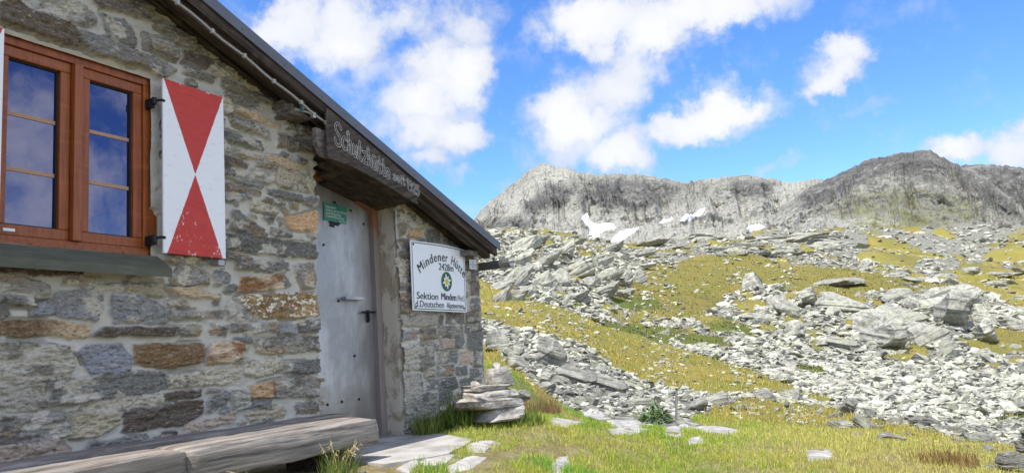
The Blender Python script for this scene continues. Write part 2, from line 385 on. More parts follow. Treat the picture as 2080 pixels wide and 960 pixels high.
nl = g.noise(P, .035, 6, .7); gc = g.mix(g.m('MULTIPLY', g.ramp(nl, .46, .6), .6), gc, (.135, .12, .04)); gc = g.mix(g.m('MULTIPLY', D, g.lerp(n, .6, 1.0)), gc, g.mix(g.ramp(D, .55, .85), g.mix(g.ramp(g.noise(P, .28, 6, .7), .42, .6), (.185, .13, .045), (.135, .125, .037)), (.075, .105, .022)))
rc, r2, r3 = rock_nodes(g, P, .66, .5)  # ground rock darkened, putting shade between the stones into its colour
cell = g.n('ShaderNodeTexVoronoi', {'Vector': P, 'Scale': 2.6, 'Randomness': 1.0}, feature='F1')
cb = g.sep(cell.outputs['Color'])[0]
cb2 = g.sep(g.n('ShaderNodeTexVoronoi', {'Vector': P, 'Scale': 6.5}, feature='F1').outputs['Color'])[0]; rc = g.mix(g.m('MULTIPLY', g.ramp(cb, .2, .9), .6), rc, (.45, .445, .37)); rc = g.mix(g.m('MULTIPLY', g.ramp(cb2, .45, .8), .75), rc, (.115, .112, .095)); rc = g.mix(g.ramp(g.vor(P, 2.6, 'DISTANCE_TO_EDGE'), .06, .0), rc, (.12, .118, .10))
mask = g.ramp(g.m('ADD', T, g.m('MULTIPLY', g.m('SUBTRACT', g.noise(P, 1.6, 7, .7), .5), 1.5)), .36, .60)
near = g.ramp(g.vm('LENGTH', P), 15.0, 10.0); soil = g.mix(g.ramp(n2, .4, .65), (.20, .165, .085), (.33, .28, .17)); gc = g.mix(g.m('MULTIPLY', near, .8), gc, soil)
hgt = g.m('ADD', g.m('MULTIPLY', cell.outputs['Distance'], g.m('SUBTRACT', 1.0, mask)), g.m('MULTIPLY', n2, .5))
g.out(g.mix(mask, rc, gc), .92, g.bump(hgt, .8, .35), spec=.15)
ground = link('ground', ground_me, m, smooth=True); tag(ground, kind='structure')

# ------------------------------------------------------------------ mountains
def sheet(name, ridge, foot_y, rr_, rf, amp, seed, mat, rcurve=1.3, px0=None, px1=None, ncol=700, nrow=240, snow=(), pale=(), dark=(), green=(), zcurve=1.0, layer=1.0, jag=3.4):
    rx = np.array([p[0] for p in ridge], float); ry = np.array([p[1] for p in ridge], float)
    u = np.linspace(rx[0], rx[-1], ncol); top = np.interp(u, rx, ry)
    k = np.ones(9)/9; top = np.convolve(np.pad(top, 4, 'edge'), k, 'valid')*.5+top*.5
    top = top+jag*fbm(u/14, u*0+seed, oct=5, seed=seed, gain=.62, ridged=True)
    fy = np.interp(u, [p[0] for p in foot_y], [p[1] for p in foot_y])+45
    t = np.linspace(0, 1, nrow)[:, None]; back = np.linspace(0, 1, 12)[1:, None]
    y = fy[None]+(top-fy)[None]*t**zcurve
    r = rf+(rr_-rf)*t**rcurve*np.ones_like(u)[None]
    AE = np.array([[azel(uu, yy) for uu in (u[0], u[-1])] for yy in (300,)])
    v = (FW*F)[None, None]+RT[None, None]*(u[None, :, None]-W/2)-UP[None, None]*(y[:, :, None]-H/2)
    hd = np.hypot(v[..., 0], v[..., 1]); Pn = v*(r/hd)[..., None]
    s = amp*3.2
    px, py, pz = Pn[..., 0]/s, Pn[..., 1]/s, Pn[..., 2]/s
    rise = (rr_-rf)/amp
    gul = fbm(u[None]/30+1.9*t+.9*fbm(u[None]/60, t*3, oct=2, seed=seed+3), t*1.6+u[None]*.004, oct=3, seed=seed+2, ridged=True)
    d = .45*gul*np.clip(t*1.6, .15, 1)+fbm(px, py, pz*1.4, oct=6, seed=seed, gain=.57, ridged=True)
    q = (Pn[..., 2]*.8+Pn[..., 0]*.25-Pn[..., 1]*.45)/(amp*.5)*layer+1.2*fbm(px*2, py*2, pz*2, oct=3, seed=seed+5)
    lay = np.abs((q % 1)-.5)*2
    env = (np.sin(np.pi*np.clip(t, 0, 1))**.6*.8+.2)*np.clip(.35+t*1.5, 0, 1)
    disp = amp*env*(d*1.0+.10*lay)
    dirn = Pn/np.linalg.norm(Pn, axis=2, keepdims=True)
    Pn = Pn-dirn*(.8*disp)[..., None]+np.array([0, 0, 1.0])*(amp*.50*env*d)[..., None]
    last = Pn[-1]; out = [Pn]
    hdir = last.copy(); hdir[:, 2] = 0; hdir /= np.linalg.norm(hdir, axis=1, keepdims=True)
    bk = last[None]+hdir[None]*(back[..., None]*rr_*.5)+np.array([0, 0, -1.0])*(back[..., None]**1.2*last[None, :, 2:3]*1.0)
    Pn = np.concatenate([Pn, bk], 0); N = Pn.reshape(-1, 3)
    X_, Y_ = project(N); wx = X_+7*fbm(X_/16, Y_/16, oct=4, seed=1, gain=.6); wy = Y_+4*fbm(X_/16, Y_/16, oct=4, seed=2, gain=.6)
    def cover(polys, soft):
        c = np.zeros(len(N))
        for p in polys: c = np.maximum(c, 1-sstep(-soft, soft, poly_sd(wx, wy, p)))
        return c
    me = np_mesh(name, N, grid_faces(Pn.shape[0], ncol), {'snow': cover(snow, 3.5), 'pale': cover(pale, 14), 'cliff': cover(dark, 10), 'green': cover(green, 9)})
    o = link(name, me, mat, smooth=False); tag(o, kind='structure'); return o
m, g = newmat('mountain_rock'); M['mountain'] = m
P = g.pos(); S = g.attr('snow'); PA = g.attr('pale'); CL = g.attr('cliff'); GR = g.attr('green')
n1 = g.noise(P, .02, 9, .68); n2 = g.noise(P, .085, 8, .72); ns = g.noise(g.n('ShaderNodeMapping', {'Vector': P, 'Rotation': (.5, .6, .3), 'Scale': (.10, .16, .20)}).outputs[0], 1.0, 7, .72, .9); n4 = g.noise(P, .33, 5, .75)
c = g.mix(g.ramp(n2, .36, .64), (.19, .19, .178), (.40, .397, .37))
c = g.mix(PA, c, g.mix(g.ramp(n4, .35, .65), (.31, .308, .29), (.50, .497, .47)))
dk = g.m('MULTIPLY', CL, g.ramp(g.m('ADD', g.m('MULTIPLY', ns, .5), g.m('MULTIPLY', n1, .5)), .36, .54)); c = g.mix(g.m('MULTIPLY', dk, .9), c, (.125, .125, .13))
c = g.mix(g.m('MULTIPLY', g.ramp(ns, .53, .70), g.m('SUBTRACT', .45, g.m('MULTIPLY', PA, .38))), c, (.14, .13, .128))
c = g.mix(g.m('MULTIPLY', GR, g.ramp(n2, .40, .66)), c, (.23, .235, .10))
c = g.mix(g.m('MULTIPLY', g.ramp(n4, .56, .76), .22), c, (.15, .15, .145)); c = g.mix(1.0, c, (1.0, .985, .90), 'MULTIPLY')
S = g.ramp(g.m('ADD', S, g.m('MULTIPLY', g.m('SUBTRACT', n2, .5), 1.7)), .42, .62); c = g.mix(S, c, (.74, .745, .77))
hh = g.m('ADD', n2, g.m('ADD', g.m('MULTIPLY', n4, .25), ns))
g.out(c, .95, g.bump(g.m('MULTIPLY', hh, g.m('SUBTRACT', 1.0, S)), .8, 6.0), spec=.1)
SNOW = [[(1190,428),(1205,452),(1248,452),(1252,462),(1232,470),(1215,474),(1215,488),(1200,486),(1196,462),(1180,440)], [(1240,486),(1262,466),(1300,458),(1288,472),(1270,486),(1256,498),(1240,498)],
        [(1334,455),(1345,444),(1368,436),(1360,448)], [(1378,448),(1400,432),(1425,424),(1436,418),(1424,436),(1398,450)], [(1512,460),(1538,454),(1556,458),(1540,468),(1520,472)]]
PALE = [[(1040,415),(1130,430),(1190,420),(1330,430),(1440,405),(1560,400),(1640,380),(1690,400),(1600,470),(1400,500),(1000,500),(1000,450)], [(980,440),(1110,335),(1180,352),(1100,400),(1040,440)], [(1590,366),(1660,366),(1640,400),(1570,410)]]
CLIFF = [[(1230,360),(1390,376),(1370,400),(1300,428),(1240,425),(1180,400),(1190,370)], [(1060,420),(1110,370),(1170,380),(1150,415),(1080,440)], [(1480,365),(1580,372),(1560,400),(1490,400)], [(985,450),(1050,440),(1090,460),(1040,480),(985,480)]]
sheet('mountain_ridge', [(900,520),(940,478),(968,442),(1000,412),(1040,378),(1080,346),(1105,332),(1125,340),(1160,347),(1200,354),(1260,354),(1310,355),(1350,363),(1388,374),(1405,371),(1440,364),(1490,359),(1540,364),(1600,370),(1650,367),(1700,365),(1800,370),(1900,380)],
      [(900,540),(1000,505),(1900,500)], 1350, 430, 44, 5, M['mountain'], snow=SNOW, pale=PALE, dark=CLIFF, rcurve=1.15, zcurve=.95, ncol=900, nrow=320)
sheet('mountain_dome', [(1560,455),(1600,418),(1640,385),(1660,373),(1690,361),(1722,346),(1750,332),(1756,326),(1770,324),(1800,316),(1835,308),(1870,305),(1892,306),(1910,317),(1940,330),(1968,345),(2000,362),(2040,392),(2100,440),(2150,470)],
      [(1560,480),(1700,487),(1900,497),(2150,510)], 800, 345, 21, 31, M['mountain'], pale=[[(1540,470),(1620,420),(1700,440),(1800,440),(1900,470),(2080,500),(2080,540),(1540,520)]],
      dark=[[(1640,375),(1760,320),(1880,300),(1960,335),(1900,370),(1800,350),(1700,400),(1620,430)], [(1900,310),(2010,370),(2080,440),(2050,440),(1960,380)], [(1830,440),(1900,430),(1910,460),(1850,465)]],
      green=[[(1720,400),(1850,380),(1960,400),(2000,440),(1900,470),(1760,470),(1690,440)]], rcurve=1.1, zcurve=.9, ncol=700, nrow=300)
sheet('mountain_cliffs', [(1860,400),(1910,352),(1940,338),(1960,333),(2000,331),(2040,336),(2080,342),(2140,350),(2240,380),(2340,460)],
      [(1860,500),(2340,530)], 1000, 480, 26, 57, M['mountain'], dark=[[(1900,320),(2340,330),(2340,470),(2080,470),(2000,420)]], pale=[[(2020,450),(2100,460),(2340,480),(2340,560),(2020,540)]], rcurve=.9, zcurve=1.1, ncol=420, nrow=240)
# ================================================================== the hut
hut = empty('stone_hut', (4.0, 7.0, -0.6))
tag(hut, 'low stone mountain hut with red wooden window frame, metal door and grey sloping roof', 'hut')
SL = -0.352                                    # roof slope along the gable
BY = 3.72                                      # front plane of the barge boards
_b0 = at(440, 0, BY); _b1 = at(1013, 490, BY)
SL = (_b1.z-_b0.z)/(_b1.x-_b0.x)
def roof_z(x): return _b0.z+SL*(x-_b0.x)       # top edge of the metal verge
EAVE = _b1.x+.0
RIDGE = -1.2
WX1 = 6.95
DX0, DX1 = 4.53, 5.56                          # door opening
hd = [wz(640, 340, 4.2), wz(690, 360, 4.2), wz(752, 405, 4.2)]
def head_z(x):                                 # underside of the canopy over the door
    return np.interp(x, [DX0, 4.78, 5.1, DX1], [1.62, 1.585, 1.52, 1.38])
_ga = at(262, 190, 4.05); _gb = at(308, 523, 4.05)
WR = at(307, 340, 4.03).x; WT = at(305, 160, 4.03).z; WB = at(308, 523, 4.03).z
WC = at(155, 300, 4.03).x                      # middle of the mullion
WL = 2*WC-WR

# ---- stones of the gable wall: outlines as seen in the photograph, colour code
STN = [
 ('DB',[(0,5),(30,5),(60,20),(145,55),(165,85),(160,95),(80,68),(0,40)]), ('DG',[(145,57),(200,75),(260,100),(330,125),(355,142),(335,155),(290,140),(180,103),(160,85)]),
 ('G',[(88,0),(160,5),(190,35),(193,50),(175,55),(100,25)]), ('BR',[(190,0),(300,0),(312,35),(308,44),(260,28),(200,15)]), ('DG',[(208,25),(250,40),(268,60),(275,88),(262,88),(220,75)]),
 ('G',[(298,68),(345,88),(360,115),(358,122),(298,97)]), ('BR',[(308,45),(330,48),(395,80),(402,95),(398,103),(360,90)]), ('G',[(40,2),(90,15),(130,35),(135,48),(70,30)]), ('T',[(326,8),(350,15),(388,55),(360,50),(335,35)]),
 ('DB',[(372,105),(425,120),(430,128),(415,140),(375,118)]), ('LT',[(432,122),(490,140),(494,150),(485,162),(432,145)]), ('G',[(374,122),(438,158),(430,167),(374,148)]), ('G',[(408,88),(475,115),(462,124),(412,108)]),
 ('BR',[(449,163),(479,172),(557,204),(562,218),(518,200),(451,174)]), ('T',[(502,156),(528,167),(550,190),(528,184),(500,168)]), ('DG',[(457,186),(511,204),(530,216),(527,222),(458,198)]), ('OT',[(482,216),(511,227),(571,255),(567,261),(518,243),(481,225)]),
 ('G',[(472,234),(504,246),(546,271),(550,282),(475,252)]), ('DG',[(457,266),(497,274),(532,289),(536,306),(504,296),(458,283)]), ('BR',[(566,269),(578,271),(610,282),(638,296),(640,315),(599,306),(567,296)]), ('DG',[(573,234),(592,250),(606,273),(582,260)]),
 ('G',[(606,250),(638,268),(640,282),(610,271)]), ('LT',[(479,299),(534,319),(534,328),(479,313)]), ('DB',[(458,315),(475,319),(505,335),(504,341),(461,333)]), ('OT',[(543,313),(575,320),(605,335),(604,345),(575,338),(543,326)]),
 ('BR',[(520,329),(557,338),(560,347),(518,339)]), ('G',[(507,342),(553,349),(556,370),(543,376),(507,365)]), ('LT',[(562,347),(596,349),(643,366),(645,384),(638,390),(596,384),(562,370)]), ('DG',[(459,342),(477,347),(477,359),(459,359)]),
 ('BG',[(475,361),(504,364),(535,382),(525,386)]), ('BR',[(461,372),(528,390),(530,397),(463,384)]), ('DG',[(543,382),(613,398),(615,408),(546,393)]), ('BG',[(461,390),(504,393),(511,405),(461,406)]), ('LT',[(512,405),(560,418),(564,432),(511,425)]),
 ('DG',[(620,402),(643,400),(645,418),(638,421),(620,414)]), ('OR',[(582,441),(638,430),(643,459),(642,469),(589,464)]), ('DG',[(472,428),(484,427),(535,466),(539,478),(504,473),(470,462)]), ('DG',[(537,441),(557,441),(557,451),(543,455)]), ('G',[(548,462),(592,471),(592,480),(550,474)]),
 ('DG',[(464,474),(537,484),(641,497),(641,523),(619,523),(533,513),(468,501)]), ('DG',[(519,529),(582,535),(582,549),(562,555),(521,549)]), ('OL',[(491,561),(572,561),(574,586),(489,592)]), ('DG',[(578,557),(592,578),(578,586)]), ('G',[(598,539),(639,535),(643,582),(619,584)]),
 ('RU',[(481,604),(521,596),(643,596),(647,639),(602,643),(537,649),(513,635)]), ('G',[(505,659),(558,655),(560,671),(507,673)]), ('BG',[(562,657),(602,653),(602,675),(566,675)]), ('DG',[(606,651),(647,647),(648,671),(611,673)]),
 ('G',[(521,691),(570,683),(570,716),(521,716)]), ('G',[(574,687),(647,683),(649,710),(574,714)]), ('LT',[(495,732),(574,724),(574,752),(525,763),(497,756)]), ('DG',[(582,736),(648,731),(648,754),(582,756)]), ('OR',[(505,785),(548,777),(550,803),(509,805)]),
 ('G',[(553,773),(623,760),(649,775),(649,803),(558,803)]), ('DG',[(511,817),(550,811),(550,828),(511,830)]), ('T',[(501,838),(580,825),(580,844),(505,850)]), ('DG',[(600,823),(643,821),(643,834),(602,840)]), ('G',[(481,533),(511,537),(511,547),(483,547)]),
 ('DB',[(0,536),(46,538),(167,549),(165,558),(0,554)]), ('G',[(0,561),(57,564),(101,580),(96,604),(80,605),(46,591),(0,591)]), ('G',[(0,596),(60,602),(69,619),(0,614)]), ('BL',[(76,614),(106,616),(106,639),(71,637)]),
 ('BG',[(119,596),(202,588),(211,593),(212,623),(199,647),(109,639),(111,618)]), ('G',[(160,564),(195,566),(252,580),(250,589),(195,584),(160,582)]), ('T',[(256,573),(332,573),(330,605),(259,591)]), ('BG',[(231,598),(275,598),(316,612),(339,630),(339,657),(231,655),(225,630)]),
 ('DT',[(0,655),(39,651),(128,655),(181,660),(176,684),(156,684),(80,680),(0,680)]), ('DB',[(190,680),(215,663),(358,666),(358,680)]), ('LG',[(0,698),(64,694),(142,703),(145,742),(140,763),(100,770),(0,778)]), ('BL',[(160,715),(175,703),(247,701),(270,726),(265,745),(240,757),(185,757)]),
 ('BB',[(272,700),(412,697),(412,735),(400,740),(330,745),(274,738)]), ('DG',[(104,776),(160,768),(280,753),(333,757),(341,785),(290,800),(112,820)]), ('LG',[(0,785),(87,779),(96,827),(32,835),(0,838)]), ('LT',[(172,830),(210,805),(333,802),(333,815),(240,828)]),
 ('G',[(0,848),(62,842),(132,832),(135,855),(145,880),(100,893),(0,905)]), ('T',[(150,840),(237,835),(244,860),(192,887),(150,887)]), ('DB',[(255,832),(340,820),(412,812),(413,835),(370,862),(250,875)]), ('PK',[(0,908),(120,893),(143,917),(0,943)]), ('DG',[(180,900),(297,880),(305,893),(170,917)]),
 ('OT',[(341,584),(391,584),(449,600),(444,605),(362,600)]), ('LT',[(338,603),(373,609),(384,623),(341,621)]), ('G',[(343,630),(412,632),(458,630),(456,646),(345,647)]), ('G',[(361,665),(410,667),(410,681),(361,681)]), ('OL',[(430,695),(490,695),(493,725),(472,736),(421,738)]),
 ('LT',[(341,761),(416,750),(493,740),(492,773),(451,780),(348,785)]), ('DB',[(341,800),(407,789),(408,803),(343,812)]), ('DG',[(423,814),(451,789),(465,803),(458,821),(423,835)]), ('LG',[(470,796),(502,792),(504,824),(476,833)]), ('PK',[(375,860),(476,838),(478,855),(375,882)]),
 ('G',[(354,566),(370,541),(423,555),(423,577),(359,575)]), ('DG',[(479,686),(515,688),(515,694),(483,694)]), ('G',[(424,789),(444,785),(446,796),(423,798)]), ('BG',[(481,640),(504,640),(500,656),(483,651)]), ('BR',[(472,658),(497,660),(497,672),(474,672)]), ('G',[(462,619),(481,621),(479,637),(465,645)]), ('G',[(426,669),(462,662),(462,679),(430,676)]), ('G',[(0,622),(16,622),(16,640),(0,648)]),
 ('BR',[(810,455),(825,454),(822,475),(811,480)]), ('OR',[(831,465),(857,469),(857,482),(832,478)]), ('DG',[(867,465),(892,468),(895,492),(869,492)]), ('DG',[(811,485),(833,484),(835,517),(811,517)]), ('LT',[(812,525),(837,525),(838,555),(812,555)]), ('DG',[(812,561),(838,562),(838,587),(812,587)]), ('G',[(812,595),(829,595),(829,604),(812,604)]), ('DG',[(812,610),(839,609),(840,632),(812,634)]),
 ('LG',[(817,639),(889,640),(889,660),(817,661)]), ('DG',[(892,639),(902,639),(902,659),(893,660)]), ('DG',[(906,637),(944,637),(945,655),(907,656)]), ('G',[(950,636),(977,635),(978,651),(950,651)]), ('BG',[(817,672),(849,671),(850,687),(819,690)]), ('BR',[(855,668),(885,667),(886,686),(856,688)]), ('G',[(891,662),(942,661),(943,685),(891,686)]), ('DG',[(946,659),(955,659),(955,675),(946,675)]), ('G',[(960,657),(980,656),(980,670),(960,670)]),
 ('DG',[(950,676),(980,675),(981,710),(950,710)]), ('LG',[(817,710),(840,697),(880,697),(882,740),(860,752),(817,750)]), ('DG',[(885,694),(894,692),(895,708),(886,709)]), ('PK',[(898,690),(923,689),(924,705),(899,707)]), ('DG',[(927,689),(944,688),(944,704),(928,705)]), ('G',[(890,713),(914,711),(915,734),(890,736)]), ('DG',[(916,711),(931,710),(931,720),(916,721)]), ('DG',[(916,725),(931,724),(931,735),(917,736)]), ('PK',[(934,713),(962,711),(963,737),(935,740)]), ('G',[(966,714),(982,713),(983,740),(968,740)]),
 ('G',[(893,740),(921,739),(921,760),(893,761)]), ('DG',[(927,745),(949,744),(950,758),(928,758)]), ('DG',[(955,748),(984,746),(984,765),(955,766)]), ('T',[(865,756),(886,755),(885,764),(866,765)]), ('LG',[(823,761),(857,759),(862,792),(823,797)]), ('DG',[(866,772),(897,769),(900,787),(868,790)]), ('DG',[(901,768),(925,764),(932,785),(903,788)]), ('LG',[(825,800),(890,798),(890,825),(860,850),(828,870),(825,840)]), ('DG',[(893,790),(920,788),(920,815),(893,820)]),
 ('G',[(946,551),(955,551),(955,567),(946,567)]), ('DG',[(961,551),(972,550),(972,569),(962,569)]), ('BR',[(956,576),(972,573),(973,598),(956,599)]), ('DG',[(957,605),(974,604),(975,630),(958,631)]), ('G',[(812,428),(822,428),(822,450),(812,450)]), ('DG',[(829,433),(846,434),(846,450),(829,448)]), ('T',[(850,456),(862,458),(862,464),(850,462)]), ('DG',[(905,486),(925,492),(926,499),(905,494)]), ('DG',[(934,512),(948,518),(948,530),(940,530)]), ('DG',[(936,770),(965,766),(966,785),(938,788)])]
PAL0 = dict(DG=(.095,.097,.10), G=(.17,.168,.16), BG=(.15,.16,.18), BL=(.145,.16,.20), DB=(.062,.047,.036), BB=(.085,.055,.03), BR=(.135,.115,.09), T=(.27,.22,.15), LT=(.36,.335,.285), LG=(.31,.305,.28), OR=(.40,.235,.12), OT=(.34,.25,.15), OL=(.38,.29,.20), PK=(.31,.245,.205), RU=(.16,.105,.05), DT=(.10,.065,.038))
PAL = dict(DG=(.12,.122,.122), G=(.195,.192,.183), BG=(.165,.172,.19), BL=(.16,.172,.205), DB=(.088,.072,.06), BB=(.11,.077,.048), BR=(.16,.142,.12), T=(.27,.245,.19), LT=(.31,.295,.255), LG=(.265,.26,.238), OR=(.37,.25,.155), OT=(.32,.26,.185), OL=(.36,.295,.225), PK=(.31,.26,.225), RU=(.165,.115,.062), DT=(.115,.08,.05))
MORT = np.array((.50, .475, .41))
def build_wall():
    st = .0066
    gx = np.arange(0.7, WX1+.001, st); gz = np.arange(-1.0, roof_z(0.7)-.02, st)
    Xg, Zg = np.meshgrid(gx, gz); shp = Xg.shape
    wx = Xg+.020*fbm(Xg*11, Zg*16, oct=5, seed=1, gain=.7); wz_ = Zg+.016*fbm(Xg*12, Zg*17, oct=5, seed=2, gain=.7)
    best = np.full(shp, 9.0); sid = np.full(shp, -1, int); stones = []
    def add(poly, code):
        p = np.array(poly); c = p.mean(0)
        hull = bmesh.new()
        i0, i1 = np.searchsorted(gx, [p[:, 0].min()-.05, p[:, 0].max()+.05]); j0, j1 = np.searchsorted(gz, [p[:, 1].min()-.05, p[:, 1].max()+.05])
        hull.free()
        if i1 <= i0 or j1 <= j0: return
        sd = poly_sd(wx[j0:j1, i0:i1], wz_[j0:j1, i0:i1], p)
        b = best[j0:j1, i0:i1]; s = sid[j0:j1, i0:i1]; k = len(stones); q = sd < b
        b[q] = sd[q]; s[q] = k; stones.append((code, c))
    for code, poly in STN: add([wz(x, y, 3.98) for x, y in poly], code)
    # stones the list does not name: larger ones where there is room, then small ones in the gaps
    R = np.random.default_rng(5)
    for a, b, tries in ((.24, .09, 500), (.19, .07, 500), (.13, .05, 900), (.085, .032, 1500), (.05, .022, 2500), (.03, .014, 2500)):
        for _ in range(tries):
            cx = R.uniform(.75, WX1-.02); cz = R.uniform(-.95, min(2.9, roof_z(cx)))
            if 2.0 < cx < WR+.1 and WB-.12 < cz < WT+.03: continue
            if cx+a > WX1-.008: continue
            aa = a*R.uniform(.8, 1.25); bb = b*R.uniform(.8, 1.3)
            i0, i1 = np.searchsorted(gx, [cx-aa, cx+aa]); j0, j1 = np.searchsorted(gz, [cz-bb, cz+bb])
            w = best[j0:j1:3, i0:i1:3]
            if w.size == 0 or w.min() < .012: continue
            n = R.integers(6, 9); th = np.sort((np.arange(n)+R.uniform(-.3, .3, n))*2*np.pi/n)
            ca, sa = np.cos(th), np.sin(th); k = 1/np.maximum(np.abs(ca), np.abs(sa))**.75
            k = k*R.uniform(.84, 1.05, n); rot = R.normal(0, .05)
            px, pz = ca*k*aa, sa*k*bb
            add(np.stack([cx+px-rot*pz, cz+pz+rot*px], 1), R.choice(['DG', 'G', 'G', 'BR', 'T', 'LT', 'BG', 'LG', 'LG', 'DG', 'G']))
    N = len(stones); hgt = R.uniform(.014, .036, N); tilt = R.uniform(-.06, .06, (N, 2))
    big = {i: .05 for i in (0, 1, 5, 45)}
    for i, v in big.items(): hgt[i] = v
    col = np.array([np.array(PAL[s[0]])*R.uniform(.85, 1.2) for s in stones]); cen = np.array([s[1] for s in stones])
    S = np.maximum(sid, 0); edge = np.where(fbm(Xg*6, Zg*6, oct=3, seed=61) > -.05, .006, .018); prof = sstep(.012, .012-edge, best)
    dxs = Xg-cen[S, 0]; dzs = Zg-cen[S, 1]
    rel = .030*fbm(Xg*5+S*3.1, Zg*17+S*1.7, oct=6, seed=4, gain=.66)+.012*fbm(Xg*19, Zg*60, oct=4, seed=6, gain=.65, ridged=True)
    q = (Zg*26+Xg*3+1.1*fbm(Xg*6+S, Zg*9, oct=3, seed=8)+S*.37) % 1.0
    rel = rel+.007*np.minimum(q*3.2, (1-q)*1.2)
    Hs = hgt[S]+tilt[S, 0]*dxs+tilt[S, 1]*dzs+rel
    right = sstep(5.4, 5.6, Xg); Hs = Hs*(1-.35*right)
    Hm = .004+.008*fbm(Xg*7, Zg*7, oct=6, seed=12, gain=.6)-.034*sstep(.025, .013, best)*sstep(-.05, .2, fbm(Xg*5, Zg*8, oct=3, seed=62))+.008*sstep(.03, .0, best)
    Hh = Hm*(1-prof)+np.maximum(Hs, .001)*prof
    rec = (Xg > 2.0) & (Xg < WR+.10) & (Zg > WB-.03) & (Zg < WT+.03)      # mortar margin round the window
    mm = sstep(.0, .03, np.minimum.reduce([Xg-(WL-.10), WR+.075-Xg, Zg-(WB-.05), WT+.012-Zg])); prof = prof*(1-mm); Hh = Hh*(1-mm)+Hm*mm-.012*mm
    Yg = 4.0-Hh
    base = col[S]
    # two-tone stones of the photograph
    def tint(idx, fn, c):
        k = (sid == idx)*fn; return k
    code_of = np.array([c for c, _ in stones])[S]
    n = fbm(Xg*7, Zg*12, oct=4, seed=31); n2 = fbm(Xg*30, Zg*45, oct=4, seed=33, gain=.65)
    def mixin(k, c):
        nonlocal base
        base = base*(1-k[..., None])+np.array(c)*k[..., None]
    mixin((code_of == 'DT')*sstep(2.42, 2.62, Xg+.05*n), PAL['OT']); mixin((code_of == 'OL')*sstep(.1, .5, n+.2), (.18, .10, .05)); mixin((code_of == 'OL')*sstep(.0, .5, -n), (.46, .39, .33))
    mixin((code_of == 'RU')*sstep(.05, .25, n2+.4*n), (.50, .49, .45)); mixin((code_of == 'RU')*sstep(.0, .3, -n2+.3*n)*.8, (.30, .19, .07))
    mixin((code_of == 'LG')*sstep(.02, .3, n)*.8, (.11, .105, .095)); mixin((code_of == 'LT')*sstep(.15, .4, -n2+.5*n)*.7, (.13, .115, .095)); mixin(((code_of == 'G') | (code_of == 'DG') | (code_of == 'BG'))*sstep(.15, .4, n+.3*n2)*.8, (.36, .35, .32)); mixin(((code_of == 'G') | (code_of == 'BR'))*sstep(.1, .35, -n+.4*n2)*.7, (.07, .066, .06))
    mixin(((code_of == 'G') | (code_of == 'BG'))*sstep(.3, .6, fbm(Xg*4+9, Zg*9, oct=3, seed=40))*.65, (.24, .165, .095))
    mixin((code_of == 'DG')*sstep(.38, .6, fbm(Xg*3+4, Zg*6, oct=3, seed=41))*.6, (.13, .095, .06))
    mixin((code_of == 'BB')*sstep(.3, .0, n2)*.4, (.17, .10, .04))
    mcol = MORT*(1+.10*fbm(Xg*5, Zg*5, oct=4, seed=50))[..., None]
    base = base*np.array((1.62, 1.52, 1.35))
    colv = base*prof[..., None]+mcol*(1-prof)[..., None]
    V = np.stack([Xg, Yg, Zg], -1).reshape(-1, 3); fc = grid_faces(*shp)
    cx = Xg.ravel()[fc].mean(1); cz = Zg.ravel()[fc].mean(1); hh = Hh.ravel()[fc].mean(1)
    jag = .012*fbm(cz*6, cz*0+.5, oct=4, seed=60)+.5*(hh-.02)
    door = (cx > DX0+jag) & (cx < DX1) & (cz < head_z(cx))
    win = (cx > WL+.02) & (cx < WR-.023) & (cz > WB+.004) & (cz < WT-.013)
    keep = ~(door | win | (cz > roof_z(cx)-.05))
    fc = fc[keep]; used = np.unique(fc); remap = np.full(len(V), -1); remap[used] = np.arange(len(used))
    return np_mesh('wall', V[used], remap[fc], {'stone': prof.ravel()[used], 'albedo': colv.reshape(-1, 3)[used]})
m, g = newmat('rubble_stone_and_mortar'); M['wall'] = m
P = g.pos(); S = g.attr('stone'); C = g.attr('albedo', 'Color')
fl = g.noise(g.scale(P, (38, 38, 95)), 1.0, 6, .72); sp = g.noise(P, 160.0, 3, .7); big = g.noise(g.scale(P, (7, 7, 16)), 1.0, 6, .65); pit = g.noise(P, 60.0, 4, .7)
k = g.lerp(fl, .0, 2.0); c = g.mix(1.0, C, g.n('ShaderNodeCombineColor', {0: k, 1: k, 2: k}).outputs[0], 'MULTIPLY')
c = g.mix(g.m('MULTIPLY', g.ramp(big, .56, .70), .45), c, (.36, .355, .33)); c = g.mix(g.m('MULTIPLY', g.ramp(fl, .58, .66), .75), c, (.52, .515, .49)); c = g.mix(g.m('MULTIPLY', g.ramp(fl, .43, .34), .8), c, (.028, .026, .024))
c = g.mix(g.m('MULTIPLY', g.ramp(sp, .60, .70), .6), c, (.45, .45, .44))
mo = g.mix(g.m('MULTIPLY', g.ramp(big, .5, .72), .5), C, (.27, .255, .215)); mo = g.mix(g.m('MULTIPLY', g.ramp(pit, .64, .74), .5), mo, (.22, .21, .19))
g.out(g.mix(S, mo, c), .9, g.bump(g.m('ADD', g.m('MULTIPLY', g.m('ADD', fl, g.m('MULTIPLY', sp, .4)), g.lerp(S, .25, 1.0)), g.m('MULTIPLY', pit, .3)), .95, .008), spec=.2)
link('wall', build_wall(), m, hut, smooth=True)
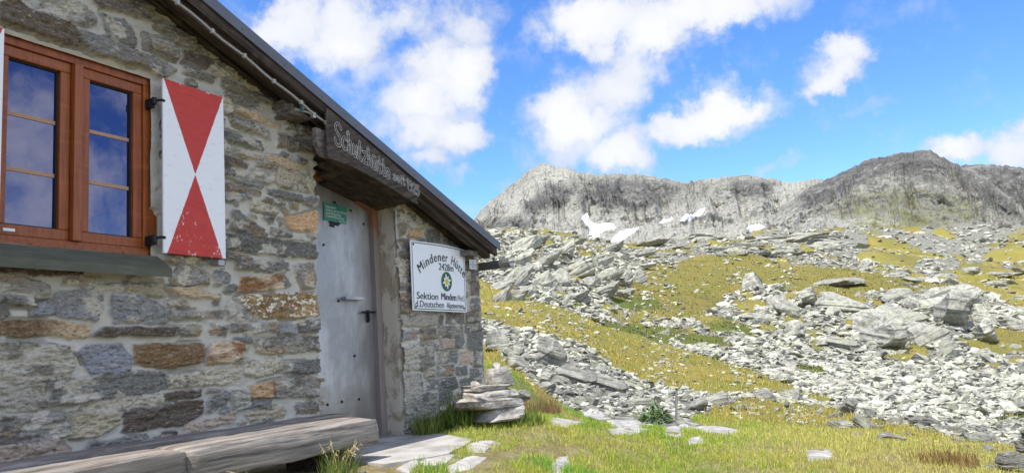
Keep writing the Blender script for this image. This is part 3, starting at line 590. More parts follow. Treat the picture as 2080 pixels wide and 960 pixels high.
# the other walls of the hut, of the same masonry
mb = MB(); mb.prism([(RIDGE*2-6.9, -1.2), (0.71, -1.2), (0.71, roof_z(.71)-.05), (RIDGE, roof_z(RIDGE)-.05), (RIDGE*2-6.9, roof_z(6.9)-.05)], 3.985, 4.4); mb.build('wall', m, hut)
mb = MB(); mb.box((WX1-.42, 4.42, -1.2), (WX1-.004, 10.6, roof_z(WX1)-.06)).box((WX1-.42, 4.012, -1.2), (WX1-.004, 4.42, roof_z(WX1)-.06)); mb.build('wall', m, hut)
a = np.zeros(1)
for o in [c_ for c_ in hut.children if c_.name.startswith('wall.')]:
    n = len(o.data.vertices); me = o.data
    at_ = me.attributes.new('stone', 'FLOAT', 'POINT'); at_.data.foreach_set('value', np.full(n, .7, np.float32))
    at_ = me.attributes.new('albedo', 'FLOAT_COLOR', 'POINT'); at_.data.foreach_set('color', np.tile(np.array((.2, .195, .18, 1), np.float32), n))
# inner walls behind the openings so that no light leaks
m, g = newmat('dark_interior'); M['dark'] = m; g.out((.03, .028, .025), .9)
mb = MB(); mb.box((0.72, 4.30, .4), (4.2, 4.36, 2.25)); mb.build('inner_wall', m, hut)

# ---- plastered reveal and threshold of the doorway
m, g = newmat('weathered_plaster'); M['plaster'] = m
P = g.pos(); n = g.noise(g.scale(P, (5, 5, 3.2)), 1.0, 7, .68, .6); n2 = g.noise(P, 45, 5, .7)
c = g.mix(g.ramp(n, .44, .56), (.37, .305, .215), (.56, .50, .40)); c = g.mix(g.m('MULTIPLY', g.ramp(n2, .58, .72), .4), c, (.16, .14, .12))
g.out(c, .92, g.bump(g.m('ADD', g.m('MULTIPLY', g.ramp(n, .44, .56), 1.2), n2), .8, .008), spec=.15)
mb = MB(); mb.prism([(DX1+.003, 4.30), (WX1-.43, 4.30), (WX1-.43, 4.012), (DX1+.045, 4.012), (DX1+.002, 4.035)], -1.0, 1.36, axis=2); mb.build('door_reveal', m, hut)
mb = MB(); mb.box((DX0-.4, 4.012, -1.0), (DX0-.002, 4.30, 1.9)); mb.build('door_reveal', M['plaster'], hut)
# ---- door
m, g = newmat('galvanised_sheet'); M['galv'] = m
P = g.pos(); n = g.noise(g.scale(P, (3, 3, 1.4)), 1.0, 6, .6); n2 = g.noise(g.scale(P, (60, 60, 9)), 1.0, 4, .6); s = g.noise(P, 90, 3, .7)
c = g.mix(g.ramp(n, .36, .66), (.34, .342, .35), (.54, .542, .545)); c = g.mix(g.m('MULTIPLY', g.ramp(s, .66, .76), .6), c, (.7, .7, .7)); c = g.mix(g.m('MULTIPLY', g.ramp(n2, .58, .75), .35), c, (.18, .18, .18)); z_ = g.sep(P)[2]; c = g.mix(g.m('MULTIPLY', g.ramp(g.m('ADD', g.noise(g.scale(P, (14, 14, 2.5)), 1.0, 5, .65), g.ramp(z_, .3, -.6)), .75, 1.25), .5), c, (.30, .255, .20)); c = g.mix(g.ramp(g.noise(g.n('ShaderNodeMapping', {'Vector': P, 'Rotation': (0, .9, 0), 'Scale': (140, 140, 4)}).outputs[0], 1.0, 2, .5), .70, .76), c, (.62, .62, .62))
g.out(c, g.lerp(n2, .34, .55), g.bump(g.m('ADD', n, g.m('MULTIPLY', g.noise(P, 5.5, 3, .5), .8)), .35, .03), metal=.75, spec=.5)
m, g = newmat('reddish_door_timber'); M['frame_wood'] = m
P = g.pos(); n = g.noise(g.scale(P, (45, 45, 3)), 1.0, 5, .65); n2 = g.m('ADD', g.noise(P, 6, 5, .6), g.ramp(g.sep(P)[2], 1.3, .9)); n2 = g.m('MULTIPLY', n2, .62)
g.out(g.mix(g.ramp(n2, .42, .62), g.mix(n, (.20, .085, .045), (.36, .17, .09)), g.mix(n, (.20, .16, .145), (.34, .285, .26))), .75, g.bump(n, .4, .004))
m, g = newmat('black_iron'); M['iron'] = m
g.out((.018, .018, .02), .45, metal=.4, spec=.4)
door = empty('door', (DX0, 4.23, -.6)); door.parent = hut
door.matrix_parent_inverse = hut.matrix_world.inverted()
def kid(o, p):
    o.parent = p; bpy.context.view_layer.update(); o.matrix_parent_inverse = p.matrix_world.inverted(); return o
bpy.context.view_layer.update()
for o in list(hut.children): o.matrix_parent_inverse = hut.matrix_world.inverted()
DY = 4.23
pts = [(DX0-.1, -.66), (DX1-.06, -.66)]+[(x, head_z(x)-.09) for x in (DX1-.06, 5.1, 4.78, DX0-.1)]
kid(MB().prism(pts, DY, DY+.05).build('door_panel', M['galv']), door)
pj = wz(752, 415, 4.2)
fr = MB().prism([(DX1-.075, -.66), (DX1+.0, -.66), (DX1-.0, head_z(DX1)-.02), (DX1-.075, head_z(DX1)-.02)], 4.185, DY+.06)
top = [(x, head_z(x)-.025) for x in (DX0-.05, 4.78, 5.1, DX1-.077)]; bot = [(x, head_z(x)-.085) for x in (DX1-.077, 5.1, 4.78, DX0-.05)]
fr.prism(top+bot, 4.187, DY+.058); kid(fr.build('door_frame', M['frame_wood']), door)
h0 = wz(697, 605, DY-.03); h1 = wz(735, 603, DY-.03)
hb = MB().box((h0[0], DY-.062, h0[1]-.013), (h1[0], DY-.03, h0[1]+.013), .004).box((h0[0]+.02, DY-.03, h0[1]-.012), (h0[0]+.05, DY+.0, h0[1]+.012)).box((h1[0]-.05, DY-.03, h0[1]-.012), (h1[0]-.02, DY+.0, h0[1]+.012))
m, g = newmat('worn_wood_handle'); M['handle'] = m; g.out((.16, .10, .085), .5)
kid(hb.build('handle', M['galv']), door)
l0 = wz(757, 633, DY-.06); b = MB().box((l0[0]-.012, DY-.022, l0[1]-.085), (l0[0]+.002, DY, l0[1]+.02), .004)
b.tube([(l0[0]-.10, DY-.03, l0[1]), (l0[0]+.05, DY-.05, l0[1])], .009).tube([(l0[0]-.012, DY-.03, l0[1]-.075), (l0[0]-.012, DY-.03, l0[1]+.012)], .007)
kid(b.build('bolt_latch', M['iron']), door)
for x, y in ((687, 611), (720, 722), (665, 821), (694, 815), (729, 810), (657, 497), (712, 428), (738, 455)):
    c_ = at(x, y, DY); kid(MB().tube([(c_.x, DY-.006, c_.z), (c_.x, DY+.002, c_.z)], .011, 10).build('rivet', M['iron']), door)

# ---- window
m, g = newmat('varnished_red_wood'); M['red_wood'] = m
P = g.pos(); n = g.noise(g.scale(P, (50, 50, 4)), 1.0, 6, .62, .3); n2 = g.noise(g.scale(P, (3, 3, 30)), 1.0, 5, .6, .3)
c = g.mix(g.ramp(n, .35, .7), (.30, .082, .020), (.20, .048, .012)); c = g.mix(g.m('MULTIPLY', g.ramp(n2, .52, .72), .5), c, (.41, .125, .03))
g.out(c, .42, g.bump(n, .15, .003), spec=.4)
m, g = newmat('pale_glazing_bar'); M['bar'] = m; g.out((.40, .235, .15), .5)
m, g = newmat('dark_rubber'); M['rubber'] = m; g.out((.02, .018, .017), .6)
m, g = newmat('window_glass'); M['glass'] = m
lw = g.n('ShaderNodeFresnel', {'IOR': 1.75}).outputs[0]
d = g.n('ShaderNodeBsdfDiffuse', {'Color': (.008, .011, .045, 1)}).outputs[0]
gl = g.n('ShaderNodeBsdfGlossy', {'Color': (.62, .66, .98, 1), 'Roughness': .004, 'Normal': g.bump(g.noise(g.pos(), 2.5, 3, .5), .02, .05)}).outputs[0]
mx = g.n('ShaderNodeMixShader', {0: g.m('MULTIPLY_ADD', lw, 1.4, .05, clamp=True), 1: d, 2: gl}).outputs[0]
g.t.links.new(mx, g.n('ShaderNodeOutputMaterial').inputs[0])
win = kid(empty('window', (WC, 4.03, WB)), hut)
FY = 4.03; FWD = .052
f = MB()
for a_, b_ in (((WL-.03, WB-.02), (WR+.04, WB+FWD)), ((WL-.03, WT-FWD), (WR+.04, WT+.04)), ((WL-.03, WB+FWD), (WL+FWD, WT-FWD)), ((WR-FWD, WB+FWD), (WR+.04, WT-FWD))):
    f.box((a_[0], FY, a_[1]), (b_[0], FY+.08, b_[1]), .004)
f.box((WL+.03, FY-.012, WB+.006), (WR-.03, FY-.001, WB+.03), .003)
for x in (WC-.25, WC+.28): f.box((x, FY-.02, WB+.006), (x+.05, FY-.012, WB+.018), .002)
kid(f.build('frame', M['red_wood']), win)
kid(MB().box((WC-.026, FY-.022, WB+FWD+.001), (WC+.026, FY+.03, WT-FWD-.001), .006).build('mullion', M['red_wood']), win)
SWD = .058
for x0, x1 in ((WL+FWD+.002, WC-.028), (WC+.028, WR-FWD-.002)):
    z0, z1 = WB+FWD+.002, WT-FWD-.002; s = MB()
    for a_, b_ in (((x0, z0), (x1, z0+SWD)), ((x0, z1-SWD), (x1, z1)), ((x0, z0+SWD), (x0+SWD, z1-SWD)), ((x1-SWD, z0+SWD), (x1, z1-SWD))):
        s.box((a_[0], FY+.012, a_[1]), (b_[0], FY+.07, b_[1]), .007)
    sa = kid(s.build('sash', M['red_wood']), win)
    kid(MB().box((x0+SWD-.004, FY+.044, z0+SWD-.004), (x1-SWD+.004, FY+.05, z1-SWD+.004)).build('pane', M['glass']), sa)
    r_ = MB()
    for a_, b_ in (((x0+SWD, z0+SWD), (x1-SWD, z0+SWD+.008)), ((x0+SWD, z1-SWD-.008), (x1-SWD, z1-SWD)), ((x0+SWD, z0+SWD+.008), (x0+SWD+.008, z1-SWD-.008)), ((x1-SWD-.010, z0+SWD+.008), (x1-SWD, z1-SWD-.008))):
        r_.box((a_[0], FY+.034, a_[1]), (b_[0], FY+.046, b_[1]))
    kid(r_.build('gasket', M['rubber']), sa)
    for k_ in (1, 2):
        zz = z0+SWD+(z1-z0-2*SWD)*k_/3; kid(MB().box((x0+SWD+.008, FY+.039, zz-.011), (x1-SWD-.01, FY+.0435, zz+.011), .002).build('glazing_bar', M['bar']), sa)
m, g = newmat('white_plastic'); M['white_plastic'] = m; g.out((.8, .8, .8), .4)
v_ = at(20, 466, FY); kid(MB().box((v_.x-.03, FY+.006, v_.z-.008), (v_.x+.03, FY+.013, v_.z+.008), .002).build('vent_tab', M['white_plastic']), win)
m, g = newmat('grey_green_painted_sill'); M['sill'] = m
P = g.pos(); n = g.noise(g.scale(P, (6, 20, 30)), 1.0, 6, .65); g.out(g.mix(g.ramp(n, .4, .7), (.075, .078, .05), (.11, .11, .08)), .6, g.bump(n, .2, .004), spec=.4)
s0 = at(350, 556, 3.86); s1 = at(0, 527, 3.86)
sm = MB().prism([(4.06, WB-.008), (4.06, WB-.085), (3.86, WB-.135), (3.86, WB-.085), (3.985, WB+.002), (4.02, WB+.003)], WL-.16, s0.x, axis=0)
kid(sm.build('sill', M['sill']), win)

# ---- shutters with the red hourglass
m, g = newmat('white_and_red_shutter_paint'); M['shutter'] = m
U = g.n('ShaderNodeAttribute', attribute_name='uvw').outputs['Vector']; u, v, _w = g.sep(U)
P = g.pos(); n = g.noise(g.scale(P, (1, 1, .6)), 34, 8, .75); n2 = g.noise(g.scale(P, (16, 16, 40)), 1.0, 5, .65); wob = g.m('MULTIPLY', g.m('SUBTRACT', g.noise(P, 30, 3), .5), .02)
inside = g.ramp(g.m('SUBTRACT', g.m('ADD', g.m('MULTIPLY', g.m('ABSOLUTE', g.m('SUBTRACT', v, .475)), .94), wob), g.m('ABSOLUTE', g.m('SUBTRACT', u, .5))), -.006, .006)
chipz = g.m('ADD', g.ramp(v, .45, .06), g.m('MULTIPLY', g.ramp(v, .955, .985), 1.1))
chip = g.m('MULTIPLY', g.ramp(g.m('ADD', n, g.m('MULTIPLY', chipz, .085)), .66, .70), 1.0)
red = g.mix(g.ramp(n2, .4, .7), (.52, .05, .04), (.45, .04, .034)); red = g.mix(chip, red, (.74, .66, .66))
wht = g.mix(g.m('MULTIPLY', g.ramp(n2, .55, .75), .5), (.80, .80, .82), (.55, .55, .60)); wht = g.mix(g.ramp(n, .66, .71), wht, (.42, .42, .5))
g.out(g.mix(inside, wht, red), .55, g.bump(g.m('ADD', n2, chip), .25, .003), spec=.3)
HY = 3.925
def shutter(x0, x1, z0, z1, label):
    y0, y1 = HY, HY+.014; nx, nz = 14, 30; bm = bmesh.new(); lay = {}
    s = empty('shutter', (x0, y1, z0)); kid(s, hut); s['label'] = label
    mb = MB(); mb.box((x0, y0, z0), (x1, y1, z1), .003)
    bmesh.ops.subdivide_edges(mb.bm, edges=mb.bm.edges[:], cuts=5, use_grid_fill=True)
    for v in mb.bm.verts:
        tz = (v.co.z-z0)/(z1-z0)
        if tz > .97: v.co.z += -.014*abs(math.sin(v.co.x*41))-.008*random.random()
    o = mb.build('board', M['shutter']); me = o.data
    a = me.attributes.new('uvw', 'FLOAT_VECTOR', 'POINT')
    a.data.foreach_set('vector', np.array([((v.co.x-x0)/(x1-x0), (v.co.z-z0)/(z1-z0), 0) for v in me.vertices], np.float32).ravel()); kid(o, s)
    return s
tl = at(331, 157, HY); br = at(459, 525, HY)
sh = shutter(tl.x, br.x, br.z, tl.z, 'open shutter right of the window, white with a red hourglass')
shutter(2*WC-br.x+.03, at(3, 300, HY).x, br.z, tl.z, 'open shutter left of the window, only its white edge in the picture')
for y in (208, 487):
    c_ = at(316, y, 3.95); b = MB().box((c_.x-.012, 3.968, c_.z-.03), (c_.x+.010, 4.03, c_.z+.03), .004)
    b.tube([(c_.x-.005, 3.955, c_.z-.012), (c_.x-.005, 3.955, c_.z+.03)], .014).tube([(c_.x, 3.955, c_.z+.012), (c_.x+.03, 3.93, c_.z+.018), (tl.x+.012, 3.924, c_.z+.014)], .009)
    kid(b.build('hinge', M['iron']), sh)
c_ = at(447, 530, 3.9); b = MB().box((c_.x-.03, 3.88, c_.z-.03), (c_.x+.02, 3.95, c_.z+.004), .003).tube([(c_.x+.02, 3.89, c_.z), (c_.x+.02, 3.885, c_.z-.05), (c_.x-.005, 3.885, c_.z-.05)], .006)
kid(b.build('catch', M['galv']), sh)

# ---- roof
m, g = newmat('grey_metal_roofing'); M['roof'] = m
P = g.pos(); n = g.noise(P, 4, 5, .6); g.out(g.mix(n, (.085, .09, .105), (.13, .135, .15)), .45, metal=.3, spec=.5)
m, g = newmat('dark_weathered_timber'); M['timber'] = m
P = g.pos(); rot = g.n('ShaderNodeMapping', {'Vector': P, 'Rotation': (0, math.atan(-SL)*-1, 0)}).outputs[0]
n = g.noise(g.scale(rot, (2.5, 40, 60)), 1.0, 6, .66, .3); n2 = g.noise(P, 5, 4, .6)
c = g.mix(g.ramp(n, .32, .68), (.022, .016, .012), (.085, .064, .05)); c = g.mix(g.m('MULTIPLY', g.ramp(n2, .5, .7), .5), c, (.15, .115, .09))
g.out(c, .85, g.bump(n, .7, .008), spec=.15)
m, g = newmat('grey_end_grain'); M['endgrain'] = m
P = g.pos(); n = g.noise(g.scale(P, (20, 20, 60)), 1.0, 5, .65); g.out(g.mix(g.ramp(n, .35, .7), (.10, .085, .075), (.25, .22, .20)), .9, g.bump(n, .6, .006), spec=.1)
roof = kid(empty('roof', (RIDGE, 4, roof_z(RIDGE))), hut)
def strip(x0, x1, up, dn): return [(x0, roof_z(x0)-up), (x1, roof_z(x1)-up), (x1, roof_z(x1)-dn), (x0, roof_z(x0)-dn)]
R2 = 2*RIDGE-EAVE
def both(up, dn, xe):
    return [(RIDGE, roof_z(RIDGE)-up), (xe, roof_z(xe)-up), (xe, roof_z(xe)-dn), (RIDGE, roof_z(RIDGE)-dn), (2*RIDGE-xe, roof_z(xe)-dn), (2*RIDGE-xe, roof_z(xe)-up)]
kid(MB().prism(both(.004, .03, EAVE+.02), BY+.03, 10.9).build('roof_sheet', M['roof']), roof)
v = MB(); v.prism(strip(RIDGE, EAVE+.03, 0.0, .082), BY, BY+.012); v.prism(strip(RIDGE, EAVE+.03, 0.0, .004), BY+.012, BY+.10)
for i in range(14):
    x = 3.2+i*.38
    if x < EAVE: v.tube([(x, BY-.004, roof_z(x)-.05), (x, BY+.003, roof_z(x)-.05)], .006, 8)
kid(v.build('verge_trim', M['roof']), roof)
kid(MB().prism(strip(RIDGE, EAVE-.02, .075, .155), BY+.016, BY+.05).build('barge_board', M['timber']), roof)
kid(MB().prism(strip(RIDGE, EAVE-.10, .12, .205), BY+.055, BY+.13).build('rafter', M['timber']), roof)
kid(MB().prism(strip(RIDGE, EAVE-.04, .10, .13), BY+.05, 4.4).build('soffit_board', M['timber']), roof)
kid(MB().prism(strip(.7, EAVE-.25, .10, .165), 3.93, 4.02).build('wall_plate', M['timber']), roof)
def beam(x0, y0, x1, y1, d0, d1, name='purlin_end', mat='endgrain'):
    p, q = at(x0, y0, d0), at(x1, y1, d0); return kid(MB().box((p.x, d0, q.z), (q.x, d1, p.z), .012, .008).build(name, M[mat]), roof)
beam(592, 196, 636, 244, 3.82, 4.1); beam(952, 506, 972, 521, 3.82, 4.1)
pe = at(642, 256, 3.72); pf = at(668, 316, 3.72)
kid(MB().prism([(pe.x+.02, pe.z), (pf.x+.1, pe.z-.02), (pf.x+.1, pf.z), (pe.x+.09, pf.z-.01), (pe.x+.02, pf.z+.07)], 3.738, 3.775).build('purlin_end', M['endgrain']), roof)
# canopy boards above the door
bl = at(668, 312, 3.70); brt = at(847, 413, 3.70)
cp = MB()
for k_ in range(4):
    y0 = 3.735+k_*.125; xl = at(646, 325, y0+.12).x
    cp.prism([(xl, bl.z+.03-.2*(xl-bl.x)), (brt.x+.03*k_, brt.z+.02), (brt.x+.03*k_, brt.z+.045), (xl, bl.z+.055-.2*(xl-bl.x))], y0, y0+.12)
kid(cp.build('canopy_board', M['timber']), roof)
kid(MB().prism([(DX0-.06, head_z(DX0)+.02), (DX1+.12, head_z(DX1)-.005), (DX1+.12, roof_z(DX1+.12)-.12), (DX0-.06, roof_z(DX0-.06)-.12)], 4.03, 4.29).build('lintel', M['timber']), roof)
# hook with green clamp beneath the first purlin end
c_ = at(603, 223, 3.80); b = MB().tube([(c_.x-.02, 3.80, c_.z), (c_.x+.06, 3.74, c_.z-.02), (c_.x+.10, 3.74, c_.z-.03)], .008).box((c_.x+.085, 3.725, c_.z-.05), (c_.x+.115, 3.755, c_.z-.01), .003)
kid(b.build('hook', M['galv']), roof)
m, g = newmat('green_clamp'); g.out((.05, .12, .11), .5); c_ = at(613, 215, 3.74)
kid(MB().box((c_.x-.012, 3.725, c_.z-.035), (c_.x+.012, 3.75, c_.z+.03), .003).build('clamp', m), roof)
# gutter along the eave, its end reaching past the gable
gx = EAVE+.09; gt = at(1005, 540, 3.75); gz0 = roof_z(EAVE)-.19
gu = MB(); n_ = 9; th = [math.pi+math.pi*i/(n_-1) for i in range(n_)]
prof = [(gx+.075*math.cos(t), gz0+.075*math.sin(t)) for t in th]+[(gx+.069*math.cos(t), gz0+.069*math.sin(t)) for t in reversed(th)]
gu.prism(prof, 3.64, 10.8); kid(gu.build('gutter', M['roof']), roof)
g2 = MB(); g2.prism([(gx+.079*math.cos(t), gz0+.079*math.sin(t)) for t in th]+[(gx+.0752*math.cos(t), gz0+.0752*math.sin(t)) for t in reversed(th)], 3.63, 3.75); kid(g2.build('gutter_end', M['galv']), roof)
# ================================================================== things fixed to the hut
def board_plate(name, label, cat, group=None): 
    o = empty(name); return tag(o, label, cat, group)
# ---- carved timber board
m, g = newmat('carved_board_timber'); M['board'] = m
P = g.pos(); rot = g.n('ShaderNodeMapping', {'Vector': P, 'Rotation': (0, .33, 0)}).outputs[0]
n = g.noise(g.scale(rot, (3, 30, 42)), 1.0, 6, .66, .4); n2 = g.noise(P, 4, 4, .6)
c = g.mix(g.ramp(n, .30, .70), (.028, .022, .018), (.115, .092, .072)); c = g.mix(g.m('MULTIPLY', g.ramp(n2, .48, .68), .6), c, (.085, .075, .068))
g.out(c, .85, g.bump(n, .7, .006), spec=.15)
m, g = newmat('white_chalky_paint'); M['chalk'] = m; P = g.pos(); n = g.noise(P, 90, 4, .7); g.out(g.mix(g.ramp(n, .35, .6), (.26, .25, .23), (.56, .55, .52)), .8)
BYF = 3.695
ns = empty('name_board', at(668, 312, BYF)); tag(ns, 'dark timber board under the roof edge above the door, carved with hut name and year', 'sign')
cor = [wz(668, 222, BYF), wz(760, 300, BYF), wz(851, 379, BYF), wz(847, 413, BYF), wz(757, 357, BYF), wz(710, 331, BYF), wz(667, 313, BYF)]
kid(MB().prism(cor, BYF, BYF+.04).build('plank', M['board']), ns)
kid(MB().prism([(cor[6][0]-.025, cor[6][1]-.02), (cor[0][0]-.025, cor[0][1]+.0), (cor[0][0]+.035, cor[0][1]-.02), (cor[6][0]+.04, cor[6][1]-.03)], BYF-.006, BYF-.001).prism([(cor[6][0]-.02, cor[6][1]-.03), (cor[6][0]-.02, cor[6][1]+.03), (cor[5][0], cor[5][1]+.02), (cor[4][0], cor[4][1]+.012), (cor[3][0], cor[3][1]+.012), (cor[3][0], cor[3][1]-.012), (cor[4][0], cor[4][1]-.018), (cor[5][0], cor[5][1]-.024)], BYF-.012, BYF-.002).build('edge_strip', M['board']), ns)
GL = {'S': (.8, [[(.75,.82),(.62,.97),(.42,1),(.2,.9),(.14,.72),(.32,.56),(.55,.45),(.68,.28),(.6,.08),(.35,0),(.12,.06),(.0,.24)]]),
 'c': (.58, [[(.5,.5),(.3,.6),(.1,.48),(.05,.25),(.2,.02),(.5,.1)]]), 'h': (.6, [[(.0,.86),(.12,1),(.16,.9),(.1,0)], [(.12,.38),(.26,.58),(.42,.5),(.46,.0)]]),
 'u': (.6, [[(.08,.58),(.06,.18),(.2,.0),(.38,.1),(.46,.58)], [(.46,.58),(.48,0)]]), 't': (.5, [[(.22,.98),(.2,.12),(.32,0),(.42,.06)], [(.02,.6),(.42,.62)]]),
 'z': (.58, [[(.05,.56),(.48,.58),(.05,.02),(.52,.02)]]), 'e': (.56, [[(.08,.3),(.46,.34),(.4,.54),(.22,.6),(.06,.38),(.12,.08),(.3,0),(.5,.1)]]),
 's': (.5, [[(.42,.5),(.25,.6),(.08,.48),(.25,.32),(.42,.15),(.25,0),(.05,.08)]]), 'i': (.26, [[(.12,.56),(.12,0)], [(.1,.76),(.14,.8)]]), ' ': (.4, []),
 '1': (.42, [[(.04,.68),(.24,.98),(.24,0)]]), '9': (.55, [[(.45,.75),(.25,.97),(.06,.74),(.22,.5),(.45,.7),(.42,.25),(.15,0)]]), '2': (.55, [[(.06,.75),(.25,.97),(.45,.75),(.3,.4),(.05,.02),(.52,.05)]]),
 '5': (.52, [[(.46,.97),(.13,.95),(.1,.55),(.35,.6),(.47,.3),(.3,0),(.05,.08)]])}
GL['ü'] = (.6, GL['u'][1]+[[(.12,.76),(.14,.82)], [(.36,.76),(.38,.82)]])
def smooth(p, k=5):
    p = np.array(p, float)
    if len(p) < 3: return p
    q = np.vstack([2*p[0]-p[1], p, 2*p[-1]-p[-2]]); o = []
    for i in range(1, len(q)-2):
        for t in np.linspace(0, 1, k, endpoint=False):
            a, b, c, d = q[i-1:i+3]; o.append(.5*((2*b)+(c-a)*t+(2*a-5*b+4*c-d)*t*t+(-a+3*b-3*c+d)*t**3))
    return np.array(o+[p[-1]])
def outline(stroke, w):
    p = smooth(stroke); t = np.gradient(p, axis=0); t /= np.linalg.norm(t, axis=1, keepdims=True)+1e-9; nrm = np.stack([-t[:, 1], t[:, 0]], 1)
    return np.vstack([p+nrm*w, (p[-1]+t[-1]*w)[None], (p-nrm*w)[::-1], (p[0]-t[0]*w)[None]])
let = bmesh.new(); RB = []
def ribbon(loop, w, y):
    n = len(loop); vs = []
    for i in range(n):
        t = loop[(i+1) % n]-loop[i-1]; t = t/(np.linalg.norm(t)+1e-9); nn = np.array([-t[1], t[0]])
        a, b = loop[i]+nn*w, loop[i]-nn*w; vs.append((let.verts.new((a[0], y, a[1])), let.verts.new((b[0], y, b[1]))))
    for i in range(n):
        j = (i+1) % n; let.faces.new((vs[i][0], vs[j][0], vs[j][1], vs[i][1]))
def carve(txt, p0, p1, s0, s1, w):
    tot = sum(GL[c][0] for c in txt); x = 0; d = np.array(p1)-np.array(p0); ang = math.atan2(d[1], d[0])
    for c in txt:
        f_ = x/tot; o = np.array(p0)+d*f_; s = s0+(s1-s0)*f_; adv = GL[c][0]; kx = np.linalg.norm(d)/tot
        for st in GL[c][1]:
            q = np.array(st)*[kx*.98, s]; q = q+np.random.default_rng(len(c)).normal(0, .001, q.shape)
            q = np.stack([o[0]+q[:, 0]*math.cos(ang), o[1]+q[:, 0]*math.sin(ang)+q[:, 1]], 1)
            ribbon(outline(q, w), .0023, BYF-.0015-.0002*len(RB)); RB.append(1)
        x += adv
carve('Schutzhütte', wz(680, 291, BYF), wz(792, 364, BYF), .170, .112, .0095)
carve('seit', wz(797, 364, BYF), wz(823, 377, BYF), .078, .072, .006)
carve('1925', wz(825, 383, BYF), wz(851, 399, BYF), .085, .085, .007)
me = bpy.data.meshes.new('lettering'); let.to_mesh(me); let.free(); kid(link('lettering', me, M['chalk']), ns)

# ---- white enamel sign
m, g = newmat('white_enamel'); M['enamel'] = m; P = g.pos(); n = g.noise(P, 9, 4, .6); g.out(g.mix(n, (.74, .76, .80), (.80, .81, .84)), .28, spec=.5)
m, g = newmat('black_enamel'); M['ink'] = m; g.out((.022, .026, .03), .4)
m, g = newmat('green_enamel'); M['green'] = m; g.out((.022, .10, .05), .4)
m, g = newmat('yellow_enamel'); M['yellow'] = m; g.out((.62, .50, .05), .4)
EY = 3.925
es = empty('enamel_sign', at(841, 629, EY)); tag(es, 'large white enamel sign with black lettering and green edelweiss emblem, right of the door', 'sign')
c4 = [np.array(wz(x, y, EY)) for x, y in ((833, 488), (943, 507), (948, 634), (841, 629))]
def sgn(u, v, d=0.0):
    """sign coordinates (0..1 across, 0..1 up) to a point just in front of its slightly curled face"""
    p = (c4[3]*(1-u)+c4[2]*u)*(1-v)+(c4[0]*(1-u)+c4[1]*u)*v
    bow = .022*math.sin(math.pi*u)*(v**2)-.012*(1-v)*(1-u)
    return Vector((p[0], EY-bow-d, p[1]+.006*math.sin(u*3.1)*(v)))
def sheet_sign(u0, u1, v0, v1, d, mat, name, th=.0, n=16, hole=None):
    bm = bmesh.new(); G_ = [[bm.verts.new(sgn(u0+(u1-u0)*i/n, v0+(v1-v0)*j/n, d)) for i in range(n+1)] for j in range(n+1)]
    for j in range(n):
        for i in range(n): bm.faces.new((G_[j][i], G_[j][i+1], G_[j+1][i+1], G_[j+1][i]))
    if th:
        r = bmesh.ops.extrude_face_region(bm, geom=bm.faces[:]); bmesh.ops.translate(bm, verts=[v for v in r['geom'] if isinstance(v, bmesh.types.BMVert)], vec=(0, th, 0))
    bmesh.ops.recalc_face_normals(bm, faces=bm.faces[:]); me = bpy.data.meshes.new(name); bm.to_mesh(me); bm.free(); o = link(name, me, mat); return kid(o, es)
sheet_sign(0, 1, 0, 1, 0, M['enamel'], 'panel', .006)
bw = bmesh.new()
def frame_ribbon(a, w):
    for (u0, v0, u1, v1) in ((a, a, 1-a, a+w*1.4), (a, 1-a-w*1.4, 1-a, 1-a), (a, a+w*1.4, a+w, 1-a-w*1.4), (1-a-w, a+w*1.4, 1-a, 1-a-w*1.4)):
        for i in range(14):
            t0, t1 = i/14, (i+1)/14
            if u1-u0 > v1-v0: q = [(u0+(u1-u0)*t0, v0), (u0+(u1-u0)*t1, v0), (u0+(u1-u0)*t1, v1), (u0+(u1-u0)*t0, v1)]
            else: q = [(u0, v0+(v1-v0)*t0), (u1, v0+(v1-v0)*t0), (u1, v0+(v1-v0)*t1), (u0, v0+(v1-v0)*t1)]
            bw.faces.new([bw.verts.new(sgn(*k_, .0012)) for k_ in q])
frame_ribbon(.018, .009)
me = bpy.data.meshes.new('border'); bw.to_mesh(me); bw.free(); kid(link('border', me, M['green']), es)
SWm = (c4[2]-c4[3])[0]; SHm = (c4[0]-c4[3])[1]
items = []
def put(txt, uc, vc, h, width=None, ang=0.0, bold=.012, x_height=False):
    V, Fs = text_mesh(txt, 1.0, bold=bold)
    if len(V) == 0: return
    x0, x1 = V[:, 0].min(), V[:, 0].max(); cx_ = (x0+x1)/2
    sx = width/(x1-x0) if width else h*.8
    P_ = np.stack([(V[:, 0]-cx_)*sx, V[:, 1]*h/.72-.030], 1); c_, s_ = math.cos(ang), math.sin(ang)
    P_ = np.stack([P_[:, 0]*c_-P_[:, 1]*s_, P_[:, 0]*s_+P_[:, 1]*c_], 1)
    items.append((np.array([sgn(uc+a/SWm, vc+b/SHm, .0016+.4*zz) for (a, b), zz in zip(P_, V[:, 2])]), Fs))
